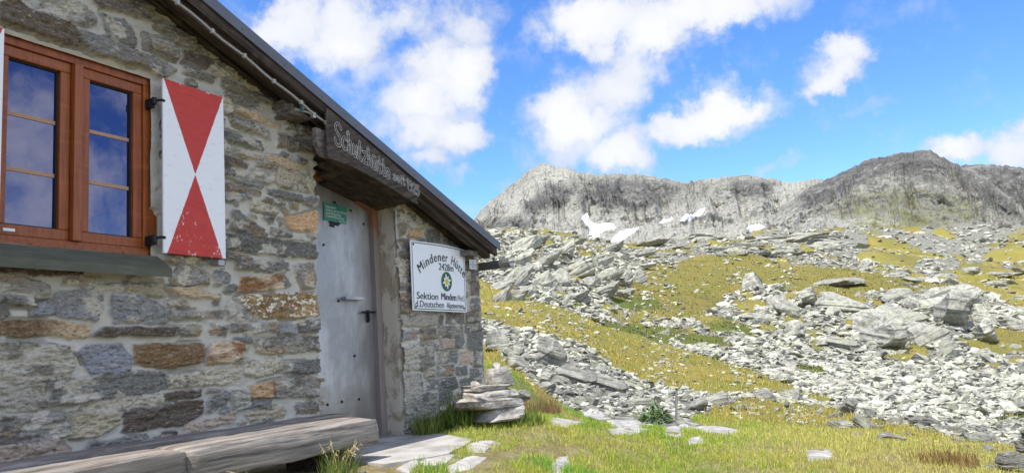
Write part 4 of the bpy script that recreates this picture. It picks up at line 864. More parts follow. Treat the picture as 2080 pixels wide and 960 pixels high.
# name on an arc
name_ = 'Mindener Hütte'; wd = {'M': 1.3, 'i': .5, ' ': .75, 't': .62, 'r': .68, 'H': 1.1}
tw = sum(wd.get(c, .95) for c in name_); RA = .60; spread = 1.40; acc_ = 0
for ch in name_:
    w_ = wd.get(ch, .95); th_ = spread/2-spread*(acc_+w_/2)/tw; acc_ += w_
    if ch == ' ': continue
    gw = {'i': .013, 't': .036, 'r': .036, 'M': .076, 'H': .060}.get(ch, .050)
    put(ch, .555+math.sin(-th_)*RA/SWm, .80+(math.cos(th_)-1)*RA/SHm, .088 if ch in 'MH' else .086, width=gw, ang=th_, bold=.022, x_height=ch in 'nerü')
kid(join_text(items, 'title_lettering', M['ink'], None), es); items = []
put('2428m', .61, .665, .066, width=.25, bold=.018)
kid(join_text(items, 'altitude_lettering', M['ink'], None), es); items = []
put('Sektion', .262, .215, .064, width=.335, bold=.016); put('Minden', .652, .222, .066, width=.255, bold=.03); put('(Westf.)', .89, .222, .058, width=.125, bold=.0)
kid(join_text(items, 'lettering', M['ink'], None), es); items = []
put('d.Deutschen', .30, .10, .060, width=.45, bold=.014); put('Alpenvereins', .775, .10, .058, width=.30, bold=.012)
kid(join_text(items, 'lettering', M['ink'], None), es)
items = []
EC = (.615, .452); RE = .090
def disc(r0, n=32, d=.002, squash=1.0): return [sgn(EC[0]+r0*math.cos(t)/SWm, EC[1]+r0*math.sin(t)/SHm, d) for t in np.linspace(0, 2*math.pi, n, endpoint=False)]
bm = bmesh.new(); bm.faces.new([bm.verts.new(p) for p in disc(RE)]); me = bpy.data.meshes.new('emblem'); bm.to_mesh(me); bm.free(); em = kid(link('emblem', me, M['green']), es)
bm = bmesh.new()
for k_ in range(8):
    t = k_*2*math.pi/8+.25; L_ = RE*(.84 if k_ % 2 == 0 else .68)
    pts_ = [(0, -.006), (L_*.35, -.016), (L_*.7, -.011), (L_, 0), (L_*.7, .011), (L_*.35, .016), (0, .006)]
    bm.faces.new([bm.verts.new(sgn(EC[0]+(a*math.cos(t)-b*math.sin(t))/SWm, EC[1]+(a*math.sin(t)+b*math.cos(t))/SHm, .0028+.0002*k_)) for a, b in pts_])
me = bpy.data.meshes.new('edelweiss'); bm.to_mesh(me); bm.free(); kid(link('edelweiss', me, M['enamel']), es)
bm = bmesh.new()
for k_ in range(7):
    t = k_*math.pi/3; rr0 = .018 if k_ else 0; a, b = rr0*math.cos(t), rr0*math.sin(t)
    bm.faces.new([bm.verts.new(sgn(EC[0]+(a+.014*math.cos(q))/SWm, EC[1]+(b+.013*math.sin(q))/SHm, .005+.0003*k_)) for q in np.linspace(0, 2*math.pi, 10, endpoint=False)])
me = bpy.data.meshes.new('flower_head'); bm.to_mesh(me); bm.free(); kid(link('flower_head', me, M['yellow']), es)
for u, v in ((.045, .95), (.955, .93), (.05, .05), (.95, .06)):
    p = sgn(u, v); kid(MB().tube([p+Vector((0, -.005, 0)), p], .009, 8).build('screw', M['iron']), es)
# ---- small white notice at the corner
NY = 3.955; q4 = [wz(x, y, NY) for x, y in ((953, 526), (967, 528), (968, 547), (954, 546))]
n2_ = empty('direction_notice', at(954, 546, NY)); tag(n2_, 'small white notice with faint lines, at the right corner of the hut under the eave', 'notice')
kid(MB().prism(q4, NY, NY+.004).build('plate', M['enamel']), n2_)
l_ = MB(); cx_ = (q4[0][0]+q4[1][0])/2; cz_ = (q4[0][1]+q4[3][1])/2
for dz, hw in ((.022, .022), (.0, .03), (-.022, .026)): l_.box((cx_-hw, NY-.002, cz_+dz-.003), (cx_+hw, NY-.0008, cz_+dz+.003))
for s_ in (-1, 1): l_.prism([(cx_+s_*.05, cz_), (cx_+s_*.04, cz_+.01), (cx_+s_*.04, cz_-.01)], NY-.002, NY-.0008)
m, g = newmat('blue_print'); g.out((.10, .13, .25), .6); kid(l_.build('print', m), n2_)
# ---- green notice on the door
m, g = newmat('teal_notice_print'); M['teal'] = m; g.out((.05, .235, .185), .45)
GY = DY-.008; q4 = [np.array(wz(x, y, GY)) for x, y in ((657, 410), (704, 420), (704, 455), (658, 446))]
gn = empty('door_notice', at(658, 446, GY)); tag(gn, 'green notice with white lines of text, fixed to the metal door', 'notice')
kid(MB().prism([tuple(p) for p in q4], GY, GY+.003).build('plate', M['teal']), gn)
items = []
def gput(txt, u, v, h):
    V, Fs = text_mesh(txt, 1.0, align='LEFT')
    wv = q4[1][0]-q4[0][0]; hv = q4[0][1]-q4[3][1]
    def P_(a, b):
        u_, v_ = u+a*h/wv*.70, v+b*h/hv; p = (q4[3]*(1-u_)+q4[2]*u_)*(1-v_)+(q4[0]*(1-u_)+q4[1]*u_)*v_; return (p[0], GY-.0012, p[1])
    items.append((np.array([P_(a, b) for a, b in V[:, :2]]), Fs))
gput('Bergwanderer!', .09, .72, .030); gput('Hinterlasst den Müll nicht hier,', .09, .54, .030); gput('gib dem Berge Spuren,', .09, .37, .030); gput('zu erhalten Platz auf Natur.', .09, .20, .030); gput('Sektion Minden', .66, .06, .020)
kid(join_text(items, 'lettering', M['enamel'], None), gn)
t_ = at(679, 411, GY); kid(MB().tube([(t_.x, GY-.008, t_.z), (t_.x, GY, t_.z)], .010, 10).tube([(t_.x+.005, GY-.003, t_.z), (t_.x+.03, GY-.003, t_.z-.03), (t_.x+.055, GY-.003, t_.z-.075)], .002, 6).build('pin_and_string', M['iron']), gn)
tp = empty('tape_marks', at(680, 456, DY)); tag(tp, 'three strips of black tape stuck on the door under the green notice', 'tape')
for x0, x1, y_ in ((668, 691, 451), (671, 688, 454), (669, 679, 457)):
    a_ = at(x0, y_, DY-.002); b_ = at(x1, y_+4, DY-.002); kid(MB().prism([(a_.x, a_.z-.009), (b_.x, b_.z-.004), (b_.x, b_.z+.014), (a_.x, a_.z+.009)], DY-.0035-.0006*y_/450, DY-.001).build('tape', M['iron']), tp)
# ---- cable along the barge board
m, g = newmat('grey_cable'); g.out((.36, .35, .33), .5); M['cable'] = m
CY = BY+.004; pts_ = []
for i in range(40):
    x = 1.0+(at(662, 236, CY).x-1.0)*i/39; zz = at(500, 118, CY).z+SL*(x-at(500, 118, CY).x); pts_.append((x, CY+.002, zz+.006*math.sin(i*1.3)))
cb = empty('electric_cable', pts_[0]); tag(cb, 'thin pale cable clipped along the dark barge board of the roof', 'cable')
kid(MB().tube(pts_, .0075, 6).build('cable', m), cb)
for i in range(0, 40, 3): kid(MB().box((pts_[i][0]-.011, CY-.010, pts_[i][2]-.014), (pts_[i][0]+.011, CY+.012, pts_[i][2]+.014), .003).build('cable_clip', m), cb)

# ================================================================== bench
m, g = newmat('silvery_weathered_wood'); M['bench'] = m
P = g.pos(); n = g.noise(g.scale(P, (1.6, 26, 34)), 1.0, 7, .68, .5); n2 = g.noise(g.scale(P, (.9, 6, 7)), 1.0, 5, .6); n3 = g.noise(g.scale(P, (4, 90, 110)), 1.0, 3, .6)
c = g.mix(g.ramp(n, .30, .70), (.075, .066, .056), (.36, .325, .285)); c = g.mix(g.m('MULTIPLY', g.ramp(n2, .50, .66), .6), c, (.20, .165, .13)); c = g.mix(g.m('MULTIPLY', g.ramp(n3, .62, .74), .7), c, (.05, .042, .036))
g.out(c, .85, g.bump(g.m('ADD', n, g.m('MULTIPLY', n3, .5)), .8, .010), spec=.2)
bench = empty('log_bench', (3.0, 3.5, -.7)); tag(bench, 'long thick weathered timber bench along the foot of the hut wall', 'bench')
def plank(x0, x1, y0, y1, z0, z1, rnd, seed, name, sag=0.0):
    nx = max(8, int((x1-x0)/.03)); ny, nz = 12, 6; prof = []
    def sq(t):
        c_, s_ = math.cos(t), math.sin(t); e = .15; return (math.copysign(abs(c_)**e, c_), math.copysign(abs(s_)**e, s_))
    ns = 28; th_ = np.linspace(0, 2*math.pi, ns, endpoint=False); bm = bmesh.new(); rings = []
    for i in range(nx+1):
        x = x0+(x1-x0)*i/nx; e_ = min(i, nx-i)/nx*(x1-x0); sh_ = 1-.10*max(0, 1-e_/.05)**2; ring = []
        for t in th_:
            a, b = sq(t); yy = (y0+y1)/2+a*(y1-y0)/2*sh_; zz = (z0+z1)/2+b*(z1-z0)/2*sh_
            w1 = float(fbm(np.array([x*1.3+seed]), np.array([t*1.5]), oct=3, seed=seed)[0]); w2 = float(fbm(np.array([x*9+seed]), np.array([yy*40+zz*40]), oct=2, seed=seed+3)[0])
            nrm = (a, b); yy += nrm[0]*(.010*w1+.004*w2); zz += nrm[1]*(.010*w1+.005*w2)-sag*max(0, (y0+y1)/2-yy)
            ring.append(bm.verts.new((x+.012*w1+(yy-3.4)*.0, yy, zz)))
        rings.append(ring)
    for i in range(nx):
        for k in range(ns): bm.faces.new((rings[i][k], rings[i][(k+1) % ns], rings[i+1][(k+1) % ns], rings[i+1][k]))
    bm.faces.new(rings[0][::-1]); bm.faces.new(rings[-1]); bmesh.ops.recalc_face_normals(bm, faces=bm.faces[:])
    me = bpy.data.meshes.new(name); bm.to_mesh(me); bm.free(); o = link(name, me, M['bench'], smooth=True); return kid(o, bench)
xs = at(382, 940, 3.22).x
plank(xs+.006, 4.20, 3.22, 3.53, -.49, -.335, .03, 3, 'seat_beam', .10); plank(.9, xs-.004, 3.21, 3.53, -.48, -.335, .03, 8, 'seat_beam', .10)
plank(.9, 4.31, 3.545, 3.72, -.42, -.318, .02, 14, 'back_plank')
for x in (1.6, 3.95): kid(MB().box((x-.14, 3.34, -.95), (x+.14, 3.66, -.47), .02, .015).build('support', M['timber']), bench)
# ================================================================== rocks
m, g = newmat('pale_lichen_rock'); M['rock'] = m
P = g.pos(); rnd = g.n('ShaderNodeObjectInfo').outputs['Random']
c, r2, r3 = rock_nodes(g, P, 1.1, .5, 1.0)
lay = g.noise(g.scale(g.obj(), (1.2, 1.2, 11)), 1.0, 5, .65, .4)
c = g.mix(g.m('MULTIPLY', g.ramp(lay, .52, .62), .85), c, (.095, .092, .082)); c = g.mix(g.m('MULTIPLY', rnd, .5), c, (.19, .187, .165))
g.out(c, .9, g.bump(g.m('ADD', g.m('ADD', r2, g.m('MULTIPLY', r3, .5)), g.m('MULTIPLY', lay, .8)), .9, .09), spec=.15)
m, g = newmat('scree_rock'); M['scree'] = m
P = g.pos(); v_ = g.attr('tone'); c, r2, r3 = rock_nodes(g, P, 1.03, .6, 1.4)
c = g.mix(1.0, c, g.n('ShaderNodeCombineColor', {0: v_, 1: v_, 2: v_}).outputs[0], 'MULTIPLY')
g.out(c, .92, g.bump(r3, .5, .03), spec=.12)
def rock_shape(sub, seed, cuts=9, bed=.05, rough=.05):
    R = np.random.default_rng(seed); bm = bmesh.new(); bmesh.ops.create_icosphere(bm, subdivisions=sub, radius=1.0)
    V = np.array([v.co[:] for v in bm.verts]); Fc = np.array([[v.index for v in f.verts] for f in bm.faces]); bm.free()
    k = np.abs(V).max(1, keepdims=True)**.30; V = V/k
    for i in range(cuts):
        n = R.normal(size=3); n[2] *= .8; n /= np.linalg.norm(n); d = R.uniform(.36, .82)
        e = np.maximum(0, V@n-d); V = V-e[:, None]*n
    if rough and sub > 2:
        nz = fbm(V[:, 0]*2.3+seed, V[:, 1]*2.3, V[:, 2]*2.3, oct=4, seed=seed, gain=.6); L = fbm(V[:, 2]*7+.4*V[:, 0], V[:, 2]*0+seed, oct=2, seed=seed+1)
        st = np.round(L*3)/3; V = V*(1+rough*nz)[:, None]; V[:, :2] *= (1+bed*st)[:, None]
    return V, Fc
SHAPES = []
for i in range(12):
    V, Fc = rock_shape(3, 100+i, 10, .07, .07); SHAPES.append(np_mesh('boulder', V, Fc)); SHAPES[-1].materials.append(M['rock'])
BIG = []
for i in range(8):
    V, Fc = rock_shape(5, 300+i, 13, .10, .10); BIG.append(np_mesh('boulder', V, Fc)); BIG[-1].materials.append(M['rock'])
def px_size(p):                            # metres per photograph pixel at a point
    return float(np.array(p)@FW)/F
def boulder(px, py, w, h, label, group=None, big=False, tilt=0.0, depth=.8, sink=.30, idx=None, yaw=None, name='boulder', pos=None):
    p = hit(px, py+h*.35) if pos is None else pos
    if pos is None: t_, _ = turf(np.array([p.x]), np.array([p.y])); p = p+Vector((0, 0, float(relief(np.array([p.x]), np.array([p.y]), t_)[0])))
    s = px_size(p); me = random.choice(BIG if big else SHAPES) if idx is None else (BIG if big else SHAPES)[idx]
    o = bpy.data.objects.new(name, me); COL.objects.link(o)
    yw = (math.atan2(RT[1], RT[0])+random.uniform(-.45, .45)) if yaw is None else yaw
    o.rotation_euler = (random.uniform(-.15, .15), -tilt, yw)
    o.scale = (w*s/2*1.15, w*s/2*depth*1.1, h*s/2*1.25); o.location = p+Vector((0, 0, h*s*(.5-sink)))
    return tag(o, label, 'boulder', group, 'thing')
def in_poly(poly, n, R):
    poly = np.array(poly, float); lo, hi = poly.min(0), poly.max(0); out = []
    while len(out) < n:
        q = R.uniform(lo, hi, (n*3, 2)); q = q[poly_sd(q[:, 0], q[:, 1], poly) < 0]; out += list(q)
    return np.array(out[:n])
HERO = [  # x, y, width, height, tilt, label
 (1014,690,60,52,.1,'big pale boulder just right of the hut corner, topmost of the near rock band'), (1045,712,38,34,-.2,'grey shadowed boulder beside the big pale one right of the hut corner'), (1128,722,92,66,-.35,'large pale slab leaning right in the middle of the near rock band'), (1165,757,95,46,-.3,'broad flat boulder below the leaning slab in the near rock band'),
 (1230,775,80,44,-.3,'long low boulder under the turf edge, right of the broad flat boulder'), (1105,775,60,36,-.2,'pale split boulder above the dry grass in the near rock band'), (1062,740,52,40,-.1,'pale boulder between the hut corner and the leaning slab'), (1290,815,60,30,-.1,'low pale boulder just left of the leafy weed'),
 (1420,818,44,36,.1,'pale boulder directly right of the metal marker post'), (1448,812,60,40,.05,'rounded pale boulder in the row right of the marker post'), (1608,800,70,34,-.3,'smooth grey boulder at the end of the yellow turf slope'), (1555,802,54,30,.1,'pale boulder left of the smooth grey one below the turf slope'),
 (1722,826,62,40,-.5,'pointed pale slab rising from the rough turf at the lower right'), (1706,862,78,22,-.12,'long flat slab lying in front of the pointed slab'), (1765,862,56,30,-.5,'narrow slab leaning down behind the dry grass at the lower right'), (1800,885,60,24,-.2,'low pale stones slab at the edge of the dry grass'),
 (1890,860,70,22,-.25,'flat pale slab in the lower right turf'), (1985,890,50,26,-.1,'low boulder near the right edge, left of the stacked stones'), (1950,868,36,26,.3,'upright small boulder in the turf at the lower right'),
 (1531,575,48,36,.2,'dark sided boulder on the mossy ridge above the scree'), (1585,606,40,30,.2,'square pale boulder on the scree head'), (1594,630,46,30,-.4,'striped boulder under the square pale one'), (1646,606,58,34,.3,'broad pale slab at the top of the scree'), (1717,567,95,22,.1,'flat grey slab in the brown turf of the ridge'),
 (1700,612,125,42,-.15,'wide slabby outcrop block left of the dark overhang'), (1758,640,74,84,-.5,'tall striped block with a dark overhanging right side'), (1822,640,125,56,.18,'broad bright topped slab in the centre of the boulder ridge'), (1800,678,100,60,.15,'layered block beneath the broad bright slab'), (1878,672,92,62,.45,'layered wedge pointing left under the ridge boulders'),
 (1890,603,130,58,.2,'largest smooth grey slab on top of the boulder ridge'), (1936,628,100,78,-.1,'tallest rounded lichen boulder of the ridge'), (1996,638,56,44,-.2,'pale boulder right of the tallest one'), (2004,676,60,44,.35,'tilted slab below and right of the tallest boulder'), (2066,656,56,36,.1,'boulder on the ridge at the right edge of the picture'), (1820,602,54,26,.1,'small slab above the broad bright slab'), (1758,541,36,24,.3,'dark boulder on the skyline of the brown ridge'),
 (1610,667,44,32,.2,'pale block in the scree left of the dark overhang'), (1545,640,36,26,-.2,'small pale boulder in the scree under the ridge'), (1700,695,60,26,-.2,'flat plate in the scree under the dark overhang'), (1925,705,46,34,.4,'slab standing in the scree beneath the ridge boulders'), (1865,722,50,26,-.1,'plate lying in the scree below the layered wedge')]
for x, y, w, h, t, lb in HERO:
    k = 1.22 if y < 700 and x > 1480 else 1.0; boulder(x, y, w*k, h*k, lb, big=w > 55, tilt=t, depth=.9)
R = np.random.default_rng(77)
REG = [([(992,660),(1040,668),(1120,695),(1190,712),(1245,752),(1330,792),(1440,806),(1560,802),(1600,815),(1500,838),(1400,826),(1330,840),(1260,838),(1180,812),(1120,795),(1060,765),(1005,725)], 95, 12, 44, 'pale angular rock in the boulder band between the hut and the marker post', 'rocks of the near boulder band'),
       ([(1060,600),(1180,610),(1260,635),(1400,655),(1500,625),(1600,650),(1750,690),(1900,715),(2080,690),(2080,830),(1900,830),(1760,815),(1650,785),(1500,728),(1330,678),(1200,640)], 80, 13, 34, 'pale flat stone lying on the scree field', 'larger stones of the scree field'),
       ([(1480,600),(1700,590),(1960,600),(2080,650),(2080,690),(1900,700),(1700,660),(1500,640)], 36, 10, 24, 'grey stone among the boulders of the ridge', 'stones between the ridge boulders'),
       ([(1480,830),(1640,812),(1800,845),(2060,880),(2050,920),(1900,900),(1700,875),(1560,850)], 45, 9, 30, 'pale stone half sunk in the rough turf at the lower right', 'stones in the lower right turf')]
for poly, n, lo, hi, lb, gp in REG:
    for q in in_poly(poly, n, R):
        w = lo*(hi/lo)**(R.random()**1.6); boulder(q[0], q[1], w*1.15, w*R.uniform(.42, .75), lb, gp, tilt=R.normal(0, .3), depth=R.uniform(.7, 1.1))
# ---- tilted slabs of the outcrops, each a rock of its own
SLAB = []
for i in range(9):
    V, Fc = rock_shape(4, 500+i, 14, .12, .10); SLAB.append(np_mesh('rock_slab', V, Fc)); SLAB[-1].materials.append(M['rock'])
def outcrop(name, label, group, specs):
    for i, (x, y, L, T_, ang, dp) in enumerate(specs):
        p = hit(x, y); s = px_size(p); ax = Vector(RT)*math.cos(ang)+Vector((0, 0, 1))*math.sin(ang)
        ax = (ax+Vector(FW)*random.uniform(-.35, .35)).normalized(); nz = (Vector((0, 0, 1))-ax*ax.z).normalized(); ay = nz.cross(ax); c_ = p+Vector((0, 0, T_*s*.15))
        a, b, c = ax*L*s*.56, ay*L*s*dp*.5, nz*T_*s*.62
        o = bpy.data.objects.new(name, SLAB[i % 9]); COL.objects.link(o); tag(o, label, 'rock slab', group, 'thing')
        o.matrix_world = Matrix(((a.x, b.x, c.x, c_.x), (a.y, b.y, c.y, c_.y), (a.z, b.z, c.z, c_.z), (0, 0, 0, 1)))
sp = [(1070,508,120,36,.55,.5),(1030,545,110,34,.5,.5),(1105,540,120,30,.55,.6),(1150,520,80,34,.6,.5),(1170,500,60,22,.5,.5),(1040,580,70,40,.7,.6),(1075,600,60,46,.9,.6),(1110,585,60,54,1.0,.6),(1140,580,60,60,.9,.6),(1180,560,110,40,.5,.6),(1215,540,80,28,.5,.5),(1240,570,90,36,.45,.6),(1225,600,100,30,.35,.6),(1170,610,90,30,.4,.6),(1290,575,44,40,.4,.7),(1265,600,60,26,.3,.6),(1020,610,60,30,.8,.6),(1055,560,90,26,.5,.5),(1200,580,70,26,.45,.5),(1300,545,70,18,.3,.6),(1095,495,80,20,.5,.5),(1240,510,80,20,.4,.5),(1320,500,110,18,.25,.5),(1290,520,80,18,.25,.5)]
for q in in_poly([(1005,570),(1040,510),(1090,490),(1160,500),(1240,515),(1310,550),(1290,590),(1230,615),(1120,625),(1040,610)], 46, R):
    L = R.uniform(22, 60); sp.append((q[0], q[1], L, L*R.uniform(.3, .5), R.normal(.5, .18), .6))
outcrop('rock_slab', 'jagged grey slab tilted up to the right on the knoll behind the hut corner', 'tilted slabs of the knoll', sp)
sp = []
for q in in_poly([(1340,480),(1500,485),(1690,480),(1740,500),(1700,525),(1560,520),(1420,520),(1350,505)], 60, R):
    L = R.uniform(30, 90); sp.append((q[0], q[1], L, L*R.uniform(.14, .26), R.normal(.05, .08), .7))
outcrop('rock_slab', 'low flat grey slab lying at the foot of the mountains', 'flat slabs at the mountain foot', sp)
sp = []
for q in in_poly([(1760,555),(1900,560),(2080,520),(2080,640),(2040,660),(1960,600),(1880,590)], 46, R):
    L = R.uniform(20, 60); sp.append((q[0], q[1], L, L*R.uniform(.2, .34), R.normal(-.05, .12), .7))
outcrop('rock_slab', 'broken slab on the brown ridge towards the right edge of the picture', 'broken slabs on the brown ridge', sp)
# ---- the countless small stones of the scree, one mesh
def scatter(n, az0, az1, r0, r1, size, keep, seed, sub=1):
    Rg = np.random.default_rng(seed); a = Rg.uniform(az0, az1, n); r = np.exp(Rg.uniform(math.log(r0), math.log(r1), n))
    X, Y = r*np.cos(a), r*np.sin(a); t, _ = turf(X, Y); k = keep(t, r, X, Y, Rg); X, Y, r, t = X[k], Y[k], r[k], t[k]; Z = ground_z(X, Y)+relief(X, Y, t); n = len(X)
    base = [rock_shape(sub, 900+i, 8, 0, 0) for i in range(7)]; nv = len(base[0][0])
    s = r*size*np.exp(np.clip(Rg.normal(0, .48, n), -1.1, .85)); dim = np.stack([s*Rg.uniform(.8, 1.5, n), s*Rg.uniform(.6, 1.0, n), s*Rg.uniform(.18, .45, n)], 1)
    e = np.stack([Rg.normal(0, .34, n), Rg.normal(0, .34, n), Rg.uniform(0, 6.28, n)], 1); c_, s_ = np.cos(e), np.sin(e)
    Rx = np.zeros((n, 3, 3)); Rx[:, 0, 0] = 1; Rx[:, 1, 1] = c_[:, 0]; Rx[:, 1, 2] = -s_[:, 0]; Rx[:, 2, 1] = s_[:, 0]; Rx[:, 2, 2] = c_[:, 0]
    Ry = np.zeros((n, 3, 3)); Ry[:, 1, 1] = 1; Ry[:, 0, 0] = c_[:, 1]; Ry[:, 0, 2] = s_[:, 1]; Ry[:, 2, 0] = -s_[:, 1]; Ry[:, 2, 2] = c_[:, 1]
    Rz = np.zeros((n, 3, 3)); Rz[:, 2, 2] = 1; Rz[:, 0, 0] = c_[:, 2]; Rz[:, 0, 1] = -s_[:, 2]; Rz[:, 1, 0] = s_[:, 2]; Rz[:, 1, 1] = c_[:, 2]
    Q = Rz@Rx@Ry; bi = Rg.integers(0, 7, n); BV = np.array([b[0] for b in base])[bi]*dim[:, None, :]
    V = np.einsum('nij,nkj->nki', Q, BV)+np.stack([X, Y, Z+dim[:, 2]*.35], 1)[:, None]
    Fc = np.array([b[1] for b in base])[bi]+(np.arange(n)*nv)[:, None, None]
    return V.reshape(-1, 3), Fc.reshape(-1, 3), np.repeat(np.clip(Rg.normal(.98, .27, n), .42, 1.4), nv)
sets = [scatter(23000, -.16, .60, 22, 150, .0047, lambda t, r, X, Y, g_: (t < .45), 1), scatter(8000, -.16, .60, 12.5, 60, .0042, lambda t, r, X, Y, g_: (t < .5), 2),
        scatter(12000, -.16, .60, 90, 430, .0028, lambda t, r, X, Y, g_: (t < .5), 3), scatter(20000, -.16, .60, 14, 420, .0026, lambda t, r, X, Y, g_: (t >= .45) & (g_.random(len(t)) < .16+.35*sstep(190, 260, r)+.75*sstep(.05, .45, fbm(X/(r*.06), Y/(r*.06), oct=3, seed=91))), 4)]
off_ = np.cumsum([0]+[len(s[0]) for s in sets])
me = np_mesh('scree_stones', np.vstack([s[0] for s in sets]), np.vstack([s[1]+o for s, o in zip(sets, off_)]), {'tone': np.concatenate([s[2] for s in sets])})
tag(link('scree_stones', me, M['scree']), 'pale broken stones covering the scree slopes', 'scree', kind='stuff')

# ================================================================== doorstep, flat stones, stone stack
m, g = newmat('worn_concrete'); M['concrete'] = m
P = g.pos(); n = g.noise(P, 3, 7, .65); n2 = g.noise(P, 60, 5, .75)
c = g.mix(g.ramp(n, .38, .62), (.27, .255, .23), (.42, .40, .37)); c = g.mix(g.m('MULTIPLY', g.ramp(n2, .56, .72), .5), c, (.18, .17, .15)); g.out(c, .9, g.bump(g.m('ADD', n, g.m('MULTIPLY', n2, .4)), .6, .012), spec=.2)
m, g = newmat('flat_path_stone'); M['flag'] = m
P = g.pos(); n = g.noise(P, 6, 7, .68); n2 = g.noise(P, 50, 5, .7)
c = g.mix(g.ramp(n, .36, .64), (.26, .245, .22), (.44, .42, .39)); c = g.mix(g.m('MULTIPLY', g.ramp(n2, .56, .72), .5), c, (.17, .16, .14)); g.out(c, .9, g.bump(g.m('ADD', n, g.m('MULTIPLY', n2, .3)), .8, .02), spec=.15)
def gp(x, y, z): v = ray(x, y); return Vector(v*(z/v[2]))
def plate(name, pts, lift, th, mat, seed=0):
    """flat stone: an irregular outline with a worn edge and uneven face"""
    P2 = np.array([(p.x, p.y) for p in pts]); n = 48; c = P2.mean(0); seg = np.vstack([P2, P2[:1]]); L = np.concatenate([[0], np.cumsum(np.linalg.norm(np.diff(seg, axis=0), axis=1))])
    t = np.linspace(0, L[-1], n, endpoint=False); ring = np.stack([np.interp(t, L, seg[:, 0]), np.interp(t, L, seg[:, 1])], 1)
    sz = np.linalg.norm(P2-c, axis=1).mean(); ring = ring+(ring-c)*(.10*fbm(t/sz*2.2, t*0+seed, oct=3, seed=seed))[:, None]
    bm = bmesh.new(); rows = []
    for k, (sc, dz) in enumerate(((1.04, -th), (1.0, -th*.3), (.95, 0), (.7, .05*th), (.4, .06*th), (.12, .05*th))):
        q = c+(ring-c)*sc; z = lift+ground_z(q[:, 0], q[:, 1])+dz+.010*fbm(q[:, 0]*7, q[:, 1]*7, oct=3, seed=seed)*(k > 0); rows.append([bm.verts.new((q[i, 0], q[i, 1], z[i])) for i in range(n)])
    for k in range(5):
        for i in range(n): bm.faces.new((rows[k][i], rows[k][(i+1) % n], rows[k+1][(i+1) % n], rows[k+1][i]))
    bm.faces.new(rows[-1]); bmesh.ops.recalc_face_normals(bm, faces=bm.faces[:]); me = bpy.data.meshes.new(name); bm.to_mesh(me); bm.free(); return link(name, me, mat)
FOOT = []                                  # ground outlines where no grass grows
step = [gp(730, 934, -.6), gp(780, 938, -.6), gp(830, 931, -.6), gp(910, 918, -.6), gp(962, 889, -.6), Vector((5.62, 3.70, -.6)), Vector((5.60, 3.99, -.6))]
ed = []
for a_, b_ in zip(step[:-1], step[1:]):
    for k_ in range(7):
        q_ = a_.lerp(b_, k_/7); nn_ = .022*float(fbm(np.array([q_.x*5.0]), np.array([q_.y*5.0]), oct=3, seed=88)[0]); ed.append((q_.x+nn_, q_.y+nn_))
sm_ = MB(); sm_.prism(ed+[(step[-1].x, step[-1].y)]+[(5.55, 4.0), (5.55, 4.24), (4.35, 4.24), (4.35, 3.9), (4.2, 3.7)], -.78, -.608, axis=2)
bmesh.ops.bevel(sm_.bm, geom=[e for e in sm_.bm.edges if abs(e.verts[0].co.z+.608) < 1e-4 and abs(e.verts[1].co.z+.608) < 1e-4], offset=.006, segments=2, affect='EDGES')
o = sm_.build('doorstep', M['concrete']); tag(o, 'grey concrete doorstep slab in front of the metal door', 'doorstep'); FOOT.append(np.array([(p.x, p.y) for p in step]+[(5.0, 4.3), (4.2, 4.3)]))
FL = [([(945,905),(1000,898),(1024,904),(985,914),(950,913)],'smooth grey stone in the grass right of the doorstep'), ([(850,938),(880,928),(925,930),(905,940),(860,945)],'pale flat stone touching the front edge of the doorstep'), ([(905,948),(960,933),(992,936),(960,950),(915,957)],'long pale flat stone at the bottom edge below the doorstep'), ([(806,952),(845,940),(852,947),(830,960)],'small flat stone at the bottom edge near the bench end'),
 ([(1118,852),(1180,850),(1192,859),(1150,864),(1120,858)],'bluish flat stone of the path, nearest to the stone stack'), ([(1178,838),(1215,835),(1252,845),(1220,849),(1185,844)],'farthest flat stone of the path behind the others'), ([(1232,856),(1300,857),(1330,863),(1300,868),(1238,866)],'long flat stone in the middle of the path'), ([(1234,873),(1290,871),(1328,874),(1300,880),(1240,880)],'narrow flat stone in front of the long middle one'),
 ([(1345,869),(1395,863),(1402,870),(1385,886),(1350,880)],'broad flat stone of the path below the marker post'), ([(1408,869),(1460,866),(1502,872),(1490,880),(1430,879)],'rightmost long flat stone of the path'), ([(1393,893),(1425,890),(1432,898),(1400,903)],'small flat stone in front of the broad one on the path'), ([(1118,940),(1155,930),(1163,948),(1140,964),(1122,957)],'flat stone at the bottom edge below the bare earth patch'), ([(1632,919),(1690,917),(1694,930),(1640,933)],'pale flat stone alone in the dry yellow grass')]
for i, (pts, lb) in enumerate(FL):
    ym = sum(q[1] for q in pts)/len(pts); w = [hit(x, ym+(y-ym)*1.55, 2.0, 30) for x, y in pts]; o = plate('flat_stone', w, .008, .05, M['flag'], i)
    tag(o, lb, 'flat stone', 'flat stones set in the grass'); FOOT.append(np.array([(p.x, p.y) for p in w]))
BARE = [np.array([(p.x, p.y) for p in (hit(x, y, 2, 30) for x, y in pts)]) for pts in ([(1075,914),(1120,906),(1168,912),(1160,930),(1100,934)], [(1010,915),(1060,905),(1080,925),(1030,935)], [(690,938),(760,932),(800,946),(760,975),(680,975)])]
